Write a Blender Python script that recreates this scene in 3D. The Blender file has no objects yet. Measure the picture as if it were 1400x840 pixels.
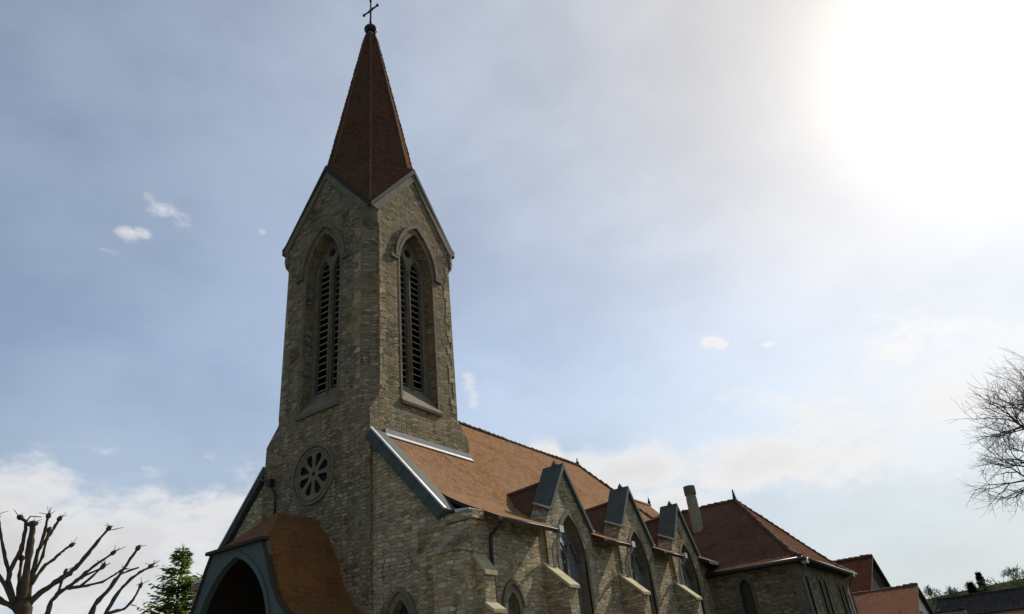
import bpy, bmesh, math, random
from mathutils import Vector, Matrix
from mathutils.geometry import tessellate_polygon
R = math.radians
S = bpy.context.scene
COL = S.collection
random.seed(7)

# ------------------------------------------------------------------ camera, sky, sun, exposure
SUN_EL, SUN_AZ = R(36.8), R(11.0)          # azimuth from +Y towards +X
SUN_DIR = Vector((math.sin(SUN_AZ)*math.cos(SUN_EL), math.cos(SUN_AZ)*math.cos(SUN_EL), math.sin(SUN_EL)))

cam_d = bpy.data.cameras.new('camera'); cam = bpy.data.objects.new('camera', cam_d); COL.objects.link(cam)
cr, cu, cf = Vector((0.81459641, 0.57165945, -0.09817412)), Vector((0.3501205, -0.34967424, 0.86898997)), Vector((-0.46243737, 0.74224888, 0.48499307))
cam.matrix_world = Matrix(((cr.x, cu.x, -cf.x, 17.664), (cr.y, cu.y, -cf.y, -17.550), (cr.z, cu.z, -cf.z, 1.6), (0, 0, 0, 1)))
cam_d.sensor_width = 36; cam_d.lens = 36*945.41/1400
cam_d.clip_start = 0.1; cam_d.clip_end = 6000
S.camera = cam

W = bpy.data.worlds.new('World'); S.world = W; W.use_nodes = True
def N(t, kind, **kw):
    n = t.nodes.new(kind)
    for k, v in kw.items():
        if k.startswith('i_'):
            n.inputs[int(k[2:]) if k[2:].isdigit() else k[2:]].default_value = v
        else: setattr(n, k, v)
    return n
def M(t, op, a, b=None, c=None, clamp=False):
    n = t.nodes.new('ShaderNodeMath'); n.operation = op; n.use_clamp = clamp
    for i, v in enumerate((a, b, c)):
        if v is None: continue
        if isinstance(v, (int, float)): n.inputs[i].default_value = v
        else: t.links.new(v, n.inputs[i])
    return n.outputs[0]
def VM(t, op, a, b=None):
    n = t.nodes.new('ShaderNodeVectorMath'); n.operation = op
    for i, v in enumerate((a, b)):
        if v is None: continue
        if isinstance(v, (tuple, list, Vector)): n.inputs[i].default_value = tuple(v)
        else: t.links.new(v, n.inputs[i])
    return n
def mixc(t, f, a, b, mode='MIX'):
    n = t.nodes.new('ShaderNodeMix'); n.data_type = 'RGBA'; n.blend_type = mode
    for idx, v in ((0, f), (6, a), (7, b)):
        if isinstance(v, (int, float)): n.inputs[idx].default_value = v
        elif isinstance(v, (tuple, list)): n.inputs[idx].default_value = (v[0], v[1], v[2], 1)
        else: t.links.new(v, n.inputs[idx])
    return n.outputs[2]
def smooth(t, x, lo, hi):
    n = t.nodes.new('ShaderNodeMapRange'); n.interpolation_type = 'SMOOTHSTEP'
    t.links.new(x, n.inputs[0]); n.inputs[1].default_value = lo; n.inputs[2].default_value = hi
    return n.outputs[0]

# clouds: azimuth, elevation, half widths (degrees), density
CLOUDS = [(-70.5,11.6,8.5,4.6,1.45),(-62,11.2,8.6,4.6,1.45),(-56,12.0,6.2,4.0,1.3),(-80,10,8,5,1.1),(-66,9,16,3.2,1.1),
 (-55.19,16.6,1.7,1.8,.42),(-70.5,16.2,2.2,1.6,.55),(-63.6,35.7,2.0,.8,.50),(-62.2,35.3,1.2,.9,.46),(-64.9,36.2,.9,.6,.44),(-66.3,33.1,1.0,.75,.62),(-67.3,31.7,1.1,.6,.38),(-65.2,33.6,.9,.5,.4),
 (-64.44,17.9,2.4,.55,.62),(-63,17.3,1.2,.6,.5),(-57.6,17.6,.9,.9,.5),(-55.2,35.2,.5,.34,.5),(-36.6,23.2,.8,.9,.5),(-36.2,21.6,.6,.9,.48),
 (-14.75,23.3,1.2,.5,1.2),(-14.1,22.9,.8,.4,1.1),(-10.4,22.1,.9,.36,1.1),(-9.5,21.95,.6,.24,.66),
 (-30.4,16.5,2.2,1.7,1.1),(-28,16.0,2.4,1.2,1.0),(-23.2,14.4,7.6,2.1,1.2),(-15.3,13.6,7.6,2.5,1.2),(-8.1,12.4,7.9,2.4,.95),(-30,13.4,5.2,2.6,1.0),(-22,12.0,7.2,2.0,1.0),
 (-14,18.2,4.4,1.3,.42),(0.1,16.0,8.5,5.6,.85),(-6.5,15.6,8.5,3.4,.75),(-100,14,14,5,1.1),(30,12,14,4,.9),(-44,8,8,3,.9)]
def build_sky():
    t = W.node_tree; t.nodes.clear()
    out = N(t, 'ShaderNodeOutputWorld'); bg = N(t, 'ShaderNodeBackground'); t.links.new(bg.outputs[0], out.inputs[0])
    bg.inputs[1].default_value = SKY_S
    sky = N(t, 'ShaderNodeTexSky', sky_type='NISHITA', sun_disc=False, sun_elevation=SUN_EL, sun_rotation=SUN_AZ, air_density=1.0, dust_density=.25, ozone_density=1.0, altitude=500)
    tc = N(t, 'ShaderNodeTexCoord'); D = VM(t, 'NORMALIZE', tc.outputs['Generated']).outputs[0]
    sep = N(t, 'ShaderNodeSeparateXYZ'); t.links.new(D, sep.inputs[0]); x, y, z = sep.outputs
    deg = 180/math.pi
    az = M(t, 'MULTIPLY', M(t, 'ARCTAN2', x, y), deg); el = M(t, 'MULTIPLY', M(t, 'ARCSINE', z), deg)
    # turbulence for the cloud edges, flattened in elevation
    sc = VM(t, 'MULTIPLY', D, (1, 1, 1.9)).outputs[0]
    n1 = N(t, 'ShaderNodeTexNoise', i_Scale=9.0, i_Detail=9.0, i_Roughness=.62); t.links.new(sc, n1.inputs['Vector'])
    n2 = N(t, 'ShaderNodeTexNoise', i_Scale=3.4, i_Detail=5.0, i_Roughness=.55); t.links.new(sc, n2.inputs['Vector'])
    n3 = N(t, 'ShaderNodeTexNoise', i_Scale=26.0, i_Detail=6.0, i_Roughness=.6); t.links.new(sc, n3.inputs['Vector'])
    dens = None
    for a, e, sa, se, w in CLOUDS:
        u = M(t, 'DIVIDE', M(t, 'SUBTRACT', az, a), sa); v = M(t, 'DIVIDE', M(t, 'SUBTRACT', el, e), se)
        g = M(t, 'MULTIPLY', M(t, 'EXPONENT', M(t, 'MULTIPLY', M(t, 'ADD', M(t, 'MULTIPLY', u, u), M(t, 'MULTIPLY', v, v)), -1.0)), w)
        dens = g if dens is None else M(t, 'MAXIMUM', dens, g)
    wob = M(t, 'ADD', M(t, 'MULTIPLY', M(t, 'SUBTRACT', n1.outputs[0], .5), 2.1), M(t, 'MULTIPLY', M(t, 'SUBTRACT', n3.outputs[0], .5), 1.1))
    gate = M(t, 'MULTIPLY', dens, 4.0, clamp=True)
    mask = smooth(t, M(t, 'ADD', dens, M(t, 'MULTIPLY', wob, gate)), .22, 1.0)
    # thin high haze: even overhead, warmer towards the sun; paler air low down
    cs = VM(t, 'DOT_PRODUCT', D, SUN_DIR).outputs[1]
    th = M(t, 'ARCCOSINE', M(t, 'MINIMUM', cs, .99999))           # radians from the sun
    near = M(t, 'EXPONENT', M(t, 'MULTIPLY', th, -3.0))
    low = M(t, 'MULTIPLY', M(t, 'SUBTRACT', 1.0, smooth(t, el, 3.0, 27.0)), .9)
    c = mixc(t, low, sky.outputs[0], (3.3, 3.95, 4.6))
    streak = M(t, 'ADD', .72, M(t, 'MULTIPLY', smooth(t, n2.outputs[0], .28, .72), .52))
    hz = M(t, 'MULTIPLY', M(t, 'ADD', M(t, 'MAXIMUM', M(t, 'SUBTRACT', 3.4, M(t, 'MULTIPLY', M(t, 'MAXIMUM', th, .5), 1.5)), .5), M(t, 'MULTIPLY', smooth(t, el, 36, 50), .2)), streak)
    v1 = VM(t, 'SCALE', mixc(t, M(t, 'MULTIPLY', near, 2.4, clamp=True), (.92, 1.04, 1.18), (.93, .82, .66))); t.links.new(hz, v1.inputs['Scale'])
    v2 = VM(t, 'SCALE', (3.9, 2.7, .2)); t.links.new(M(t, 'EXPONENT', M(t, 'MULTIPLY', th, -2.6)), v2.inputs['Scale'])
    c = VM(t, 'ADD', VM(t, 'ADD', c, v1.outputs[0]).outputs[0], v2.outputs[0]).outputs[0]
    # clouds: bright rims, greyer bodies
    body = smooth(t, M(t, 'ADD', dens, M(t, 'MULTIPLY', M(t, 'SUBTRACT', n1.outputs[0], .5), 2.2)), .55, 1.6)
    ccol = mixc(t, body, (8.0, 8.0, 8.05), (6.3, 6.35, 6.5))
    ccol = mixc(t, M(t, 'MULTIPLY', near, 2.6, clamp=True), ccol, (9.4, 9.3, 9.3))
    c = mixc(t, M(t, 'MULTIPLY', mask, .97), c, ccol)
    # aureole of the sun in the haze
    tw = M(t, 'MULTIPLY', th, M(t, 'ADD', .72, M(t, 'MULTIPLY', n2.outputs[0], .56)))
    t2 = M(t, 'MULTIPLY', tw, tw)
    gsum = M(t, 'ADD', M(t, 'MULTIPLY', M(t, 'EXPONENT', M(t, 'MULTIPLY', t2, -1/(.10**2))), 4.5), M(t, 'MULTIPLY', M(t, 'EXPONENT', M(t, 'MULTIPLY', tw, -1/.20)), 2.9))
    gl = VM(t, 'SCALE', (1.0, .985, .955)); t.links.new(gsum, gl.inputs['Scale'])
    add = VM(t, 'ADD', c, gl.outputs[0])
    t.links.new(add.outputs[0], bg.inputs[0])
SKY_S = 0.10
build_sky()

sun_d = bpy.data.lights.new('sun', 'SUN'); sun_d.energy = 4.8; sun_d.angle = R(0.6); sun_d.color = (1.0, .93, .82)
sun = bpy.data.objects.new('sun', sun_d); COL.objects.link(sun)
sun.rotation_euler = SUN_DIR.to_track_quat('Z', 'Y').to_euler(); sun.location = (30, 60, 60)

vs = S.view_settings; vs.view_transform = 'Standard'; vs.look = 'None'; vs.gamma = 1; vs.exposure = 0.0; vs.use_curve_mapping = False

# ------------------------------------------------------------------ materials
MATS = {}
def new_mat(name):
    m = bpy.data.materials.new(name); m.use_nodes = True; MATS[name] = m
    t = m.node_tree; b = t.nodes['Principled BSDF']; b.inputs['Specular IOR Level'].default_value = .25
    uv = N(t, 'ShaderNodeUVMap'); geo = N(t, 'ShaderNodeNewGeometry')
    return m, t, b, uv.outputs[0], geo.outputs['Position']
def noise(t, vec, scale, detail=4, rough=.55, dist=0.0):
    n = N(t, 'ShaderNodeTexNoise', i_Scale=scale, i_Detail=detail, i_Roughness=rough, i_Distortion=dist); t.links.new(vec, n.inputs['Vector']); return n
def ramp(t, fac, stops):
    n = N(t, 'ShaderNodeValToRGB'); e = n.color_ramp.elements
    while len(e) < len(stops): e.new(.5)
    for i, (p, c) in enumerate(stops): e[i].position = p; e[i].color = (c[0], c[1], c[2], 1)
    t.links.new(fac, n.inputs[0]); return n.outputs[0]
def bump(t, b, h, strength=.6, dist=.02):
    n = N(t, 'ShaderNodeBump', i_Strength=strength, i_Distance=dist); t.links.new(h, n.inputs['Height']); t.links.new(n.outputs[0], b.inputs['Normal'])

def stone_mat(name, sx=.36, sy=.17, warm=1.0, dark=1.0, patch=.5):
    """coursed rubble: stones of uneven size and colour in recessed mortar, with damp and rusty patches"""
    m, t, b, uv, pos = new_mat(name)
    w = noise(t, pos, 1.4, 3); off = VM(t, 'SCALE', VM(t, 'SUBTRACT', w.outputs['Color'], (.5, .5, .5)).outputs[0]); off.inputs['Scale'].default_value = .13
    w2 = noise(t, pos, 7.0, 3); off2 = VM(t, 'SCALE', VM(t, 'SUBTRACT', w2.outputs['Color'], (.5, .5, .5)).outputs[0]); off2.inputs['Scale'].default_value = .05
    p = VM(t, 'ADD', VM(t, 'ADD', uv, off.outputs[0]).outputs[0], off2.outputs[0]).outputs[0]
    q = VM(t, 'MULTIPLY', p, (1/sx, 1/sy, 1)).outputs[0]
    v = N(t, 'ShaderNodeTexVoronoi', voronoi_dimensions='2D', distance='CHEBYCHEV', i_Randomness=.72); t.links.new(q, v.inputs['Vector']); v.inputs['Scale'].default_value = 1
    v2 = N(t, 'ShaderNodeTexVoronoi', voronoi_dimensions='2D', distance='CHEBYCHEV', feature='F2', i_Randomness=.72); t.links.new(q, v2.inputs['Vector']); v2.inputs['Scale'].default_value = 1
    edge = M(t, 'SUBTRACT', v2.outputs['Distance'], v.outputs['Distance'])
    sep = N(t, 'ShaderNodeSeparateColor'); t.links.new(v.outputs['Color'], sep.inputs[0])
    k = dark
    tone = ramp(t, sep.outputs[0], [(0, (.10*k*warm, .087*k, .060*k)), (.25, (.15*k*warm, .132*k, .092*k)), (.6, (.188*k*warm, .166*k, .115*k)), (.88, (.222*k*warm, .197*k, .139*k)), (1, (.265*k, .242*k, .18*k))])
    rust = mixc(t, M(t, 'MULTIPLY', smooth(t, sep.outputs[1], .78, .95), .6), tone, (.19*k, .125*k, .075*k))
    grain = noise(t, pos, 24, 5, .65)
    c = mixc(t, .68, rust, mixc(t, grain.outputs[0], (.35, .35, .35), (1.5, 1.5, 1.5)), 'MULTIPLY')
    mort = smooth(t, edge, .04, .20)
    big = noise(t, pos, .45, 5, .6, .6); bigm = smooth(t, big.outputs[0], .47, .66)
    mcol = mixc(t, bigm, (.22*k, .19*k, .125*k), (.10*k, .085*k, .055*k))
    c = mixc(t, mort, mcol, c)
    # fallen pointing: dark gaps between some stones
    gap = noise(t, pos, 2.3, 4, .6); gm = M(t, 'MULTIPLY', smooth(t, gap.outputs[0], .55, .68), M(t, 'SUBTRACT', 1.0, mort))
    c = mixc(t, M(t, 'MULTIPLY', gm, .85), c, (.045*k, .036*k, .026*k))
    st = noise(t, pos, .8, 6, .62, .4)
    stain = M(t, 'MULTIPLY', smooth(t, st.outputs[0], .54, .72), patch)
    c = mixc(t, stain, c, mixc(t, 1.0, c, (.42, .34, .27), 'MULTIPLY'))
    # broad drift of colour over the wall: grey green lichen in places, brown iron rich stone in others
    st2 = noise(t, VM(t, 'ADD', pos, (31, 7, 3)).outputs[0], .7, 5, .6, .4)
    c = mixc(t, 1.0, c, mixc(t, smooth(t, st2.outputs[0], .38, .62), (.96, .97, .90), (1.07, .97, .84)), 'MULTIPLY')
    pl = noise(t, VM(t, 'ADD', pos, (5, 17, 9)).outputs[0], 1.9, 6, .68)
    c = mixc(t, M(t, 'MULTIPLY', smooth(t, pl.outputs[0], .58, .72), .5), c, mixc(t, 1.0, c, (1.3, 1.28, 1.2), 'MULTIPLY'))
    t.links.new(c, b.inputs['Base Color']); b.inputs['Roughness'].default_value = .95; b.inputs['Specular IOR Level'].default_value = .05
    h = M(t, 'ADD', M(t, 'MULTIPLY', mort, .75), M(t, 'ADD', M(t, 'MULTIPLY', sep.outputs[2], .5), M(t, 'MULTIPLY', grain.outputs[0], .35)))
    bump(t, b, h, 1.0, .05)
    return m
def dressed_mat(name, base, var=.35):
    m, t, b, uv, pos = new_mat(name)
    a = noise(t, pos, 2.2, 6, .65); g = noise(t, pos, 30, 4, .6)
    c = mixc(t, a.outputs[0], tuple(v*(1-var) for v in base), tuple(v*(1+var) for v in base))
    c = mixc(t, .4, c, mixc(t, g.outputs[0], (.5, .5, .5), (1.5, 1.5, 1.5)), 'MULTIPLY')
    # joints between the cut blocks
    br = N(t, 'ShaderNodeTexBrick', offset=.5, i_Scale=1.0); t.links.new(uv, br.inputs['Vector'])
    br.inputs['Brick Width'].default_value = .62; br.inputs['Row Height'].default_value = .34; br.inputs['Mortar Size'].default_value = .012
    br.inputs['Color1'].default_value = (1.12, 1.1, 1.05, 1); br.inputs['Color2'].default_value = (.82, .82, .82, 1); br.inputs['Mortar'].default_value = (.5, .48, .45, 1)
    c = mixc(t, .7, c, br.outputs[0], 'MULTIPLY')
    t.links.new(c, b.inputs['Base Color']); b.inputs['Roughness'].default_value = .9
    bump(t, b, M(t, 'ADD', a.outputs[0], M(t, 'MULTIPLY', g.outputs[0], .4)), .5, .03)
    return m
def tile_mat(name, c1, c2, c3, row=.15, wid=.18, stain=(.35, .3, .26)):
    m, t, b, uv, pos = new_mat(name)
    w = noise(t, pos, 3, 2); off = VM(t, 'SCALE', VM(t, 'SUBTRACT', w.outputs['Color'], (.5, .5, .5)).outputs[0]); off.inputs['Scale'].default_value = .03
    p = VM(t, 'ADD', uv, off.outputs[0]).outputs[0]
    br = N(t, 'ShaderNodeTexBrick', offset=.5, i_Scale=1.0); t.links.new(p, br.inputs['Vector'])
    br.inputs['Brick Width'].default_value = wid; br.inputs['Row Height'].default_value = row; br.inputs['Mortar Size'].default_value = .008; br.inputs['Bias'].default_value = -.1
    br.inputs['Color1'].default_value = (*c1, 1); br.inputs['Color2'].default_value = (*c2, 1); br.inputs['Mortar'].default_value = tuple(v*.3 for v in c1)+(1,)
    a = noise(t, pos, .55, 6, .62, .3); c = mixc(t, smooth(t, a.outputs[0], .38, .68), br.outputs[0], c3)
    c = mixc(t, .45, c, br.outputs[0])
    st = noise(t, VM(t, 'MULTIPLY', pos, (1, 1, .45)).outputs[0], 2.2, 7, .68); c = mixc(t, M(t, 'MULTIPLY', smooth(t, st.outputs[0], .53, .74), .75), c, mixc(t, 1.0, c, stain, 'MULTIPLY'))
    fine = noise(t, pos, 11, 4, .7); c = mixc(t, .5, c, mixc(t, fine.outputs[0], (.45, .45, .45), (1.55, 1.55, 1.55)), 'MULTIPLY')
    t.links.new(c, b.inputs['Base Color']); b.inputs['Roughness'].default_value = .95; b.inputs['Specular IOR Level'].default_value = 0.0
    sx = N(t, 'ShaderNodeSeparateXYZ'); t.links.new(p, sx.inputs[0])
    saw = M(t, 'SUBTRACT', 1.0, M(t, 'FRACT', M(t, 'DIVIDE', sx.outputs[1], row)))
    bump(t, b, M(t, 'ADD', M(t, 'MULTIPLY', saw, .7), M(t, 'MULTIPLY', br.outputs['Fac'], -.6)), .8, .025)
    return m
def plain_mat(name, base, rough=.6, metal=0.0, var=.25, scale=3.0, spec=.3):
    m, t, b, uv, pos = new_mat(name)
    a = noise(t, pos, scale, 6, .62); g = noise(t, pos, scale*9, 4, .6)
    c = mixc(t, a.outputs[0], tuple(v*(1-var) for v in base), tuple(min(1, v*(1+var)) for v in base))
    c = mixc(t, .3, c, mixc(t, g.outputs[0], (.55, .55, .55), (1.45, 1.45, 1.45)), 'MULTIPLY')
    t.links.new(c, b.inputs['Base Color']); b.inputs['Roughness'].default_value = rough; b.inputs['Metallic'].default_value = metal; b.inputs['Specular IOR Level'].default_value = spec
    bump(t, b, a.outputs[0], .25, .02)
    return m
stone_mat('rubble', .27, .118, 1.04, 2.05, .9)
stone_mat('rubble_tower', .27, .122, 1.04, 1.35, .7)
stone_mat('rubble_annex', .36, .17, 1.04, 1.15, .5)
dressed_mat('dressed', (.165, .142, .096), .5)
stone_mat('dressed_quoin', .42, .24, 1.03, 1.7, .5)
dressed_mat('dressed_pale', (.40, .345, .20), .3)
dressed_mat('chimney_stone', (.27, .245, .185), .4)
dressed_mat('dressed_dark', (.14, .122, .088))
tile_mat('roof_tile', (.305, .172, .094), (.20, .112, .062), (.275, .178, .106), .16, .19)
tile_mat('spire_tile', (.130, .062, .035), (.082, .040, .024), (.108, .060, .038), .14, .17, (.5, .45, .42))
tile_mat('annex_tile', (.135, .070, .045), (.088, .047, .032), (.150, .092, .060), .16, .19, (.5, .45, .42))
tile_mat('house_tile', (.066, .028, .018), (.052, .022, .015), (.06, .028, .019), .2, .22)
tile_mat('house_tile_pale', (.18, .090, .056), (.14, .07, .044), (.17, .092, .06), .2, .22)
tile_mat('slate_tile', (.058, .053, .048), (.04, .037, .034), (.06, .054, .048), .2, .3)
plain_mat('ridge_tile', (.13, .072, .042), .95, 0, .35, 4)
plain_mat('teal_metal', (.058, .075, .067), .8, .0, .5, 3.0)
plain_mat('teal_wood', (.070, .092, .080), .7, 0, .3, 2.0)
plain_mat('zinc', (.42, .42, .40), .5, .7, .45, 6, .5)
plain_mat('dark_glass', (.03, .032, .034), .25, 0, .3, 3, .3)
plain_mat('dull_zinc', (.34, .34, .33), .62, .4, .5, 7, .4)
plain_mat('dark_metal', (.028, .026, .025), .5, .3, .3, 5)
plain_mat('gutter_metal', (.09, .07, .06), .45, .5, .3, 5)
plain_mat('dark_wood', (.035, .026, .02), .8, 0, .35, 3)
plain_mat('louvre_wood', (.30, .275, .22), .8, 0, .3, 4)
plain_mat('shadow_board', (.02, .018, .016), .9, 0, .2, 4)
plain_mat('lead', (.17, .17, .165), .55, .3, .2, 4)
plain_mat('cream_render', (.62, .55, .43), .9, 0, .1, 1.5)
plain_mat('peach_render', (.60, .40, .28), .9, 0, .1, 1.5)
plain_mat('white_render', (.66, .64, .60), .9, 0, .1, 1.5)
plain_mat('brown_render', (.046, .036, .029), .95, 0, .2, 1.5, .03)
plain_mat('bark', (.062, .048, .034), .98, 0, .6, 9, .05)
plain_mat('twig_bark', (.15, .125, .105), .95, 0, .3, 6)
def rust_mat():
    m, t, b, uv, pos = new_mat('rust_shingle')
    br = N(t, 'ShaderNodeTexBrick', offset=.5, i_Scale=1.0); t.links.new(uv, br.inputs['Vector'])
    br.inputs['Brick Width'].default_value = .13; br.inputs['Row Height'].default_value = .16; br.inputs['Mortar Size'].default_value = .006
    br.inputs['Color1'].default_value = (.20, .088, .028, 1); br.inputs['Color2'].default_value = (.135, .056, .02, 1); br.inputs['Mortar'].default_value = (.05, .025, .012, 1)
    a = noise(t, pos, 1.1, 5, .6, .5); c = mixc(t, smooth(t, a.outputs[0], .42, .62), br.outputs[0], (.22, .085, .026))
    a2 = noise(t, VM(t, 'ADD', pos, (9, 4, 2)).outputs[0], 1.6, 5, .6, .3); c = mixc(t, M(t, 'MULTIPLY', smooth(t, a2.outputs[0], .5, .68), .75), c, (.14, .10, .035))
    a3 = noise(t, VM(t, 'ADD', pos, (2, 14, 5)).outputs[0], .8, 5, .6, .3); c = mixc(t, M(t, 'MULTIPLY', smooth(t, a3.outputs[0], .54, .72), .7), c, (.085, .055, .034))
    c = mixc(t, .4, c, br.outputs[0])
    t.links.new(c, b.inputs['Base Color']); b.inputs['Roughness'].default_value = .85; b.inputs['Specular IOR Level'].default_value = .1
    sx = N(t, 'ShaderNodeSeparateXYZ'); t.links.new(uv, sx.inputs[0])
    saw = M(t, 'SUBTRACT', 1.0, M(t, 'FRACT', M(t, 'DIVIDE', sx.outputs[1], .16))); bump(t, b, saw, .5, .015)
rust_mat()
def glass_mat():
    m, t, b, uv, pos = new_mat('leaded_glass')
    br = N(t, 'ShaderNodeTexBrick', offset=0.0, i_Scale=1.0); t.links.new(uv, br.inputs['Vector'])
    br.inputs['Brick Width'].default_value = .16; br.inputs['Row Height'].default_value = .2; br.inputs['Mortar Size'].default_value = .005
    br.inputs['Color1'].default_value = (.42, .44, .47, 1); br.inputs['Color2'].default_value = (.48, .50, .52, 1); br.inputs['Mortar'].default_value = (.02, .02, .02, 1)
    t.links.new(br.outputs[0], b.inputs['Base Color']); b.inputs['Roughness'].default_value = .10; b.inputs['Metallic'].default_value = .7; b.inputs['Specular IOR Level'].default_value = 1.0; b.inputs['IOR'].default_value = 1.7
    a = noise(t, pos, 5, 2); bump(t, b, a.outputs[0], .15, .02)
glass_mat()
def leaf_mat(name, c1, c2, trans=.35):
    m = bpy.data.materials.new(name); m.use_nodes = True; MATS[name] = m; t = m.node_tree; t.nodes.clear()
    out = N(t, 'ShaderNodeOutputMaterial'); d = N(t, 'ShaderNodeBsdfDiffuse'); tr = N(t, 'ShaderNodeBsdfTranslucent'); mx = N(t, 'ShaderNodeMixShader'); mx.inputs[0].default_value = trans
    geo = N(t, 'ShaderNodeNewGeometry'); a = noise(t, geo.outputs['Position'], 1.7, 4); a2 = noise(t, geo.outputs['Position'], 9, 2)
    c = mixc(t, smooth(t, a.outputs[0], .3, .7), c1, c2); c = mixc(t, .6, c, mixc(t, a2.outputs[0], (.5, .5, .5), (1.5, 1.5, 1.5)), 'MULTIPLY')
    t.links.new(c, d.inputs[0]); t.links.new(c, tr.inputs[0]); t.links.new(d.outputs[0], mx.inputs[1]); t.links.new(tr.outputs[0], mx.inputs[2]); t.links.new(mx.outputs[0], out.inputs[0])
leaf_mat('spruce_leaf', (.085, .14, .03), (.17, .22, .045), .55)
leaf_mat('dark_leaf', (.018, .032, .018), (.035, .05, .025), .2)
leaf_mat('shrub_leaf', (.045, .068, .022), (.075, .095, .035), .3)
leaf_mat('haze_leaf', (.045, .055, .030), (.065, .072, .042), .25)
def ground_mat():
    m, t, b, uv, pos = new_mat('meadow')
    a = noise(t, pos, .06, 6, .6); g = noise(t, pos, 2.5, 5, .7)
    c = mixc(t, smooth(t, a.outputs[0], .35, .65), (.030, .038, .020), (.048, .050, .030)); c = mixc(t, .6, c, mixc(t, g.outputs[0], (.5, .5, .5), (1.5, 1.5, 1.5)), 'MULTIPLY')
    t.links.new(c, b.inputs['Base Color']); b.inputs['Roughness'].default_value = 1.0; b.inputs['Specular IOR Level'].default_value = 0.0; bump(t, b, g.outputs[0], .6, .1)
    m, t, b, uv, pos = new_mat('gravel')
    a = noise(t, pos, .5, 5, .6); g = noise(t, pos, 18, 5, .7)
    c = mixc(t, a.outputs[0], (.30, .275, .23), (.42, .385, .32)); c = mixc(t, .6, c, mixc(t, g.outputs[0], (.4, .4, .4), (1.6, 1.6, 1.6)), 'MULTIPLY')
    t.links.new(c, b.inputs['Base Color']); b.inputs['Roughness'].default_value = .95; bump(t, b, g.outputs[0], .6, .03)
ground_mat()

# ------------------------------------------------------------------ mesh helpers
class MB:
    def __init__(s): s.v = []; s.f = []; s.m = []; s.mats = []; s.smooth = []
    def mi(s, mat):
        if mat not in s.mats: s.mats.append(mat)
        return s.mats.index(mat)
    def poly(s, pts, mat, sm=False):
        i = len(s.v); s.v += [tuple(p) for p in pts]; s.f.append(tuple(range(i, i+len(pts)))); s.m.append(s.mi(mat)); s.smooth.append(sm)
    def box(s, x0, x1, y0, y1, z0, z1, mat):
        P = [(x, y, z) for z in (z0, z1) for y in (y0, y1) for x in (x0, x1)]
        for q in ((0, 2, 3, 1), (4, 5, 7, 6), (0, 1, 5, 4), (2, 6, 7, 3), (0, 4, 6, 2), (1, 3, 7, 5)): s.poly([P[k] for k in q], mat)
    def hexa(s, P, mat, top=None):
        # P: 4 lower then 4 upper corners, same order round
        for k, q in enumerate(((3, 2, 1, 0), (4, 5, 6, 7), (0, 1, 5, 4), (1, 2, 6, 5), (2, 3, 7, 6), (3, 0, 4, 7))): s.poly([P[i] for i in q], top if (k == 1 and top) else mat)
    def tube(s, pts, rad, mat, n=8, cap=True):
        rings = []
        pts = [Vector(p) for p in pts]; prev = None
        for i, p in enumerate(pts):
            d = (pts[min(i+1, len(pts)-1)]-pts[max(i-1, 0)]).normalized()
            a = d.cross(Vector((0, 0, 1))) if prev is None else prev - d*prev.dot(d)
            if a.length < 1e-4: a = d.cross(Vector((1, 0, 0)))
            a.normalize(); prev = a; b = d.cross(a)
            r = rad[i] if isinstance(rad, (list, tuple)) else rad
            rings.append([len(s.v)+k for k in range(n)])
            for k in range(n):
                w = 2*math.pi*k/n; s.v.append(tuple(p+(a*math.cos(w)+b*math.sin(w))*r))
        k0 = s.mi(mat)
        for i in range(len(rings)-1):
            for k in range(n):
                s.f.append((rings[i][k], rings[i][(k+1) % n], rings[i+1][(k+1) % n], rings[i+1][k])); s.m.append(k0); s.smooth.append(n > 5)
        if cap:
            s.f.append(tuple(rings[0][::-1])); s.f.append(tuple(rings[-1])); s.m += [k0, k0]; s.smooth += [False, False]
    def lathe(s, c, prof, mat, n=16):
        for i in range(len(prof)-1):
            (r0, z0), (r1, z1) = prof[i], prof[i+1]
            for k in range(n):
                a, b = 2*math.pi*k/n, 2*math.pi*(k+1)/n
                q = [(c[0]+r0*math.cos(a), c[1]+r0*math.sin(a), c[2]+z0), (c[0]+r0*math.cos(b), c[1]+r0*math.sin(b), c[2]+z0), (c[0]+r1*math.cos(b), c[1]+r1*math.sin(b), c[2]+z1), (c[0]+r1*math.cos(a), c[1]+r1*math.sin(a), c[2]+z1)]
                if r0 < 1e-5: q = q[1:]
                elif r1 < 1e-5: q = q[:3]
                s.poly(q, mat, True)
    def build(s, name, parent=None):
        me = bpy.data.meshes.new(name); me.from_pydata(s.v, [], s.f)
        for k in s.mats: me.materials.append(MATS[k])
        me.polygons.foreach_set('material_index', s.m); me.polygons.foreach_set('use_smooth', s.smooth)
        me.update(calc_edges=True); me.validate(clean_customdata=False)
        uvl = me.uv_layers.new(name='UVMap'); Z = Vector((0, 0, 1))
        for p in me.polygons:
            n = p.normal
            t = Vector((1, 0, 0)) if abs(n.z) > .96 else Z.cross(n).normalized()
            b = n.cross(t)
            for li in p.loop_indices:
                co = me.vertices[me.loops[li].vertex_index].co; uvl.data[li].uv = (co.dot(t), co.dot(b))
        o = bpy.data.objects.new(name, me); COL.objects.link(o)
        if parent is not None: o.parent = parent
        return o
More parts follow.
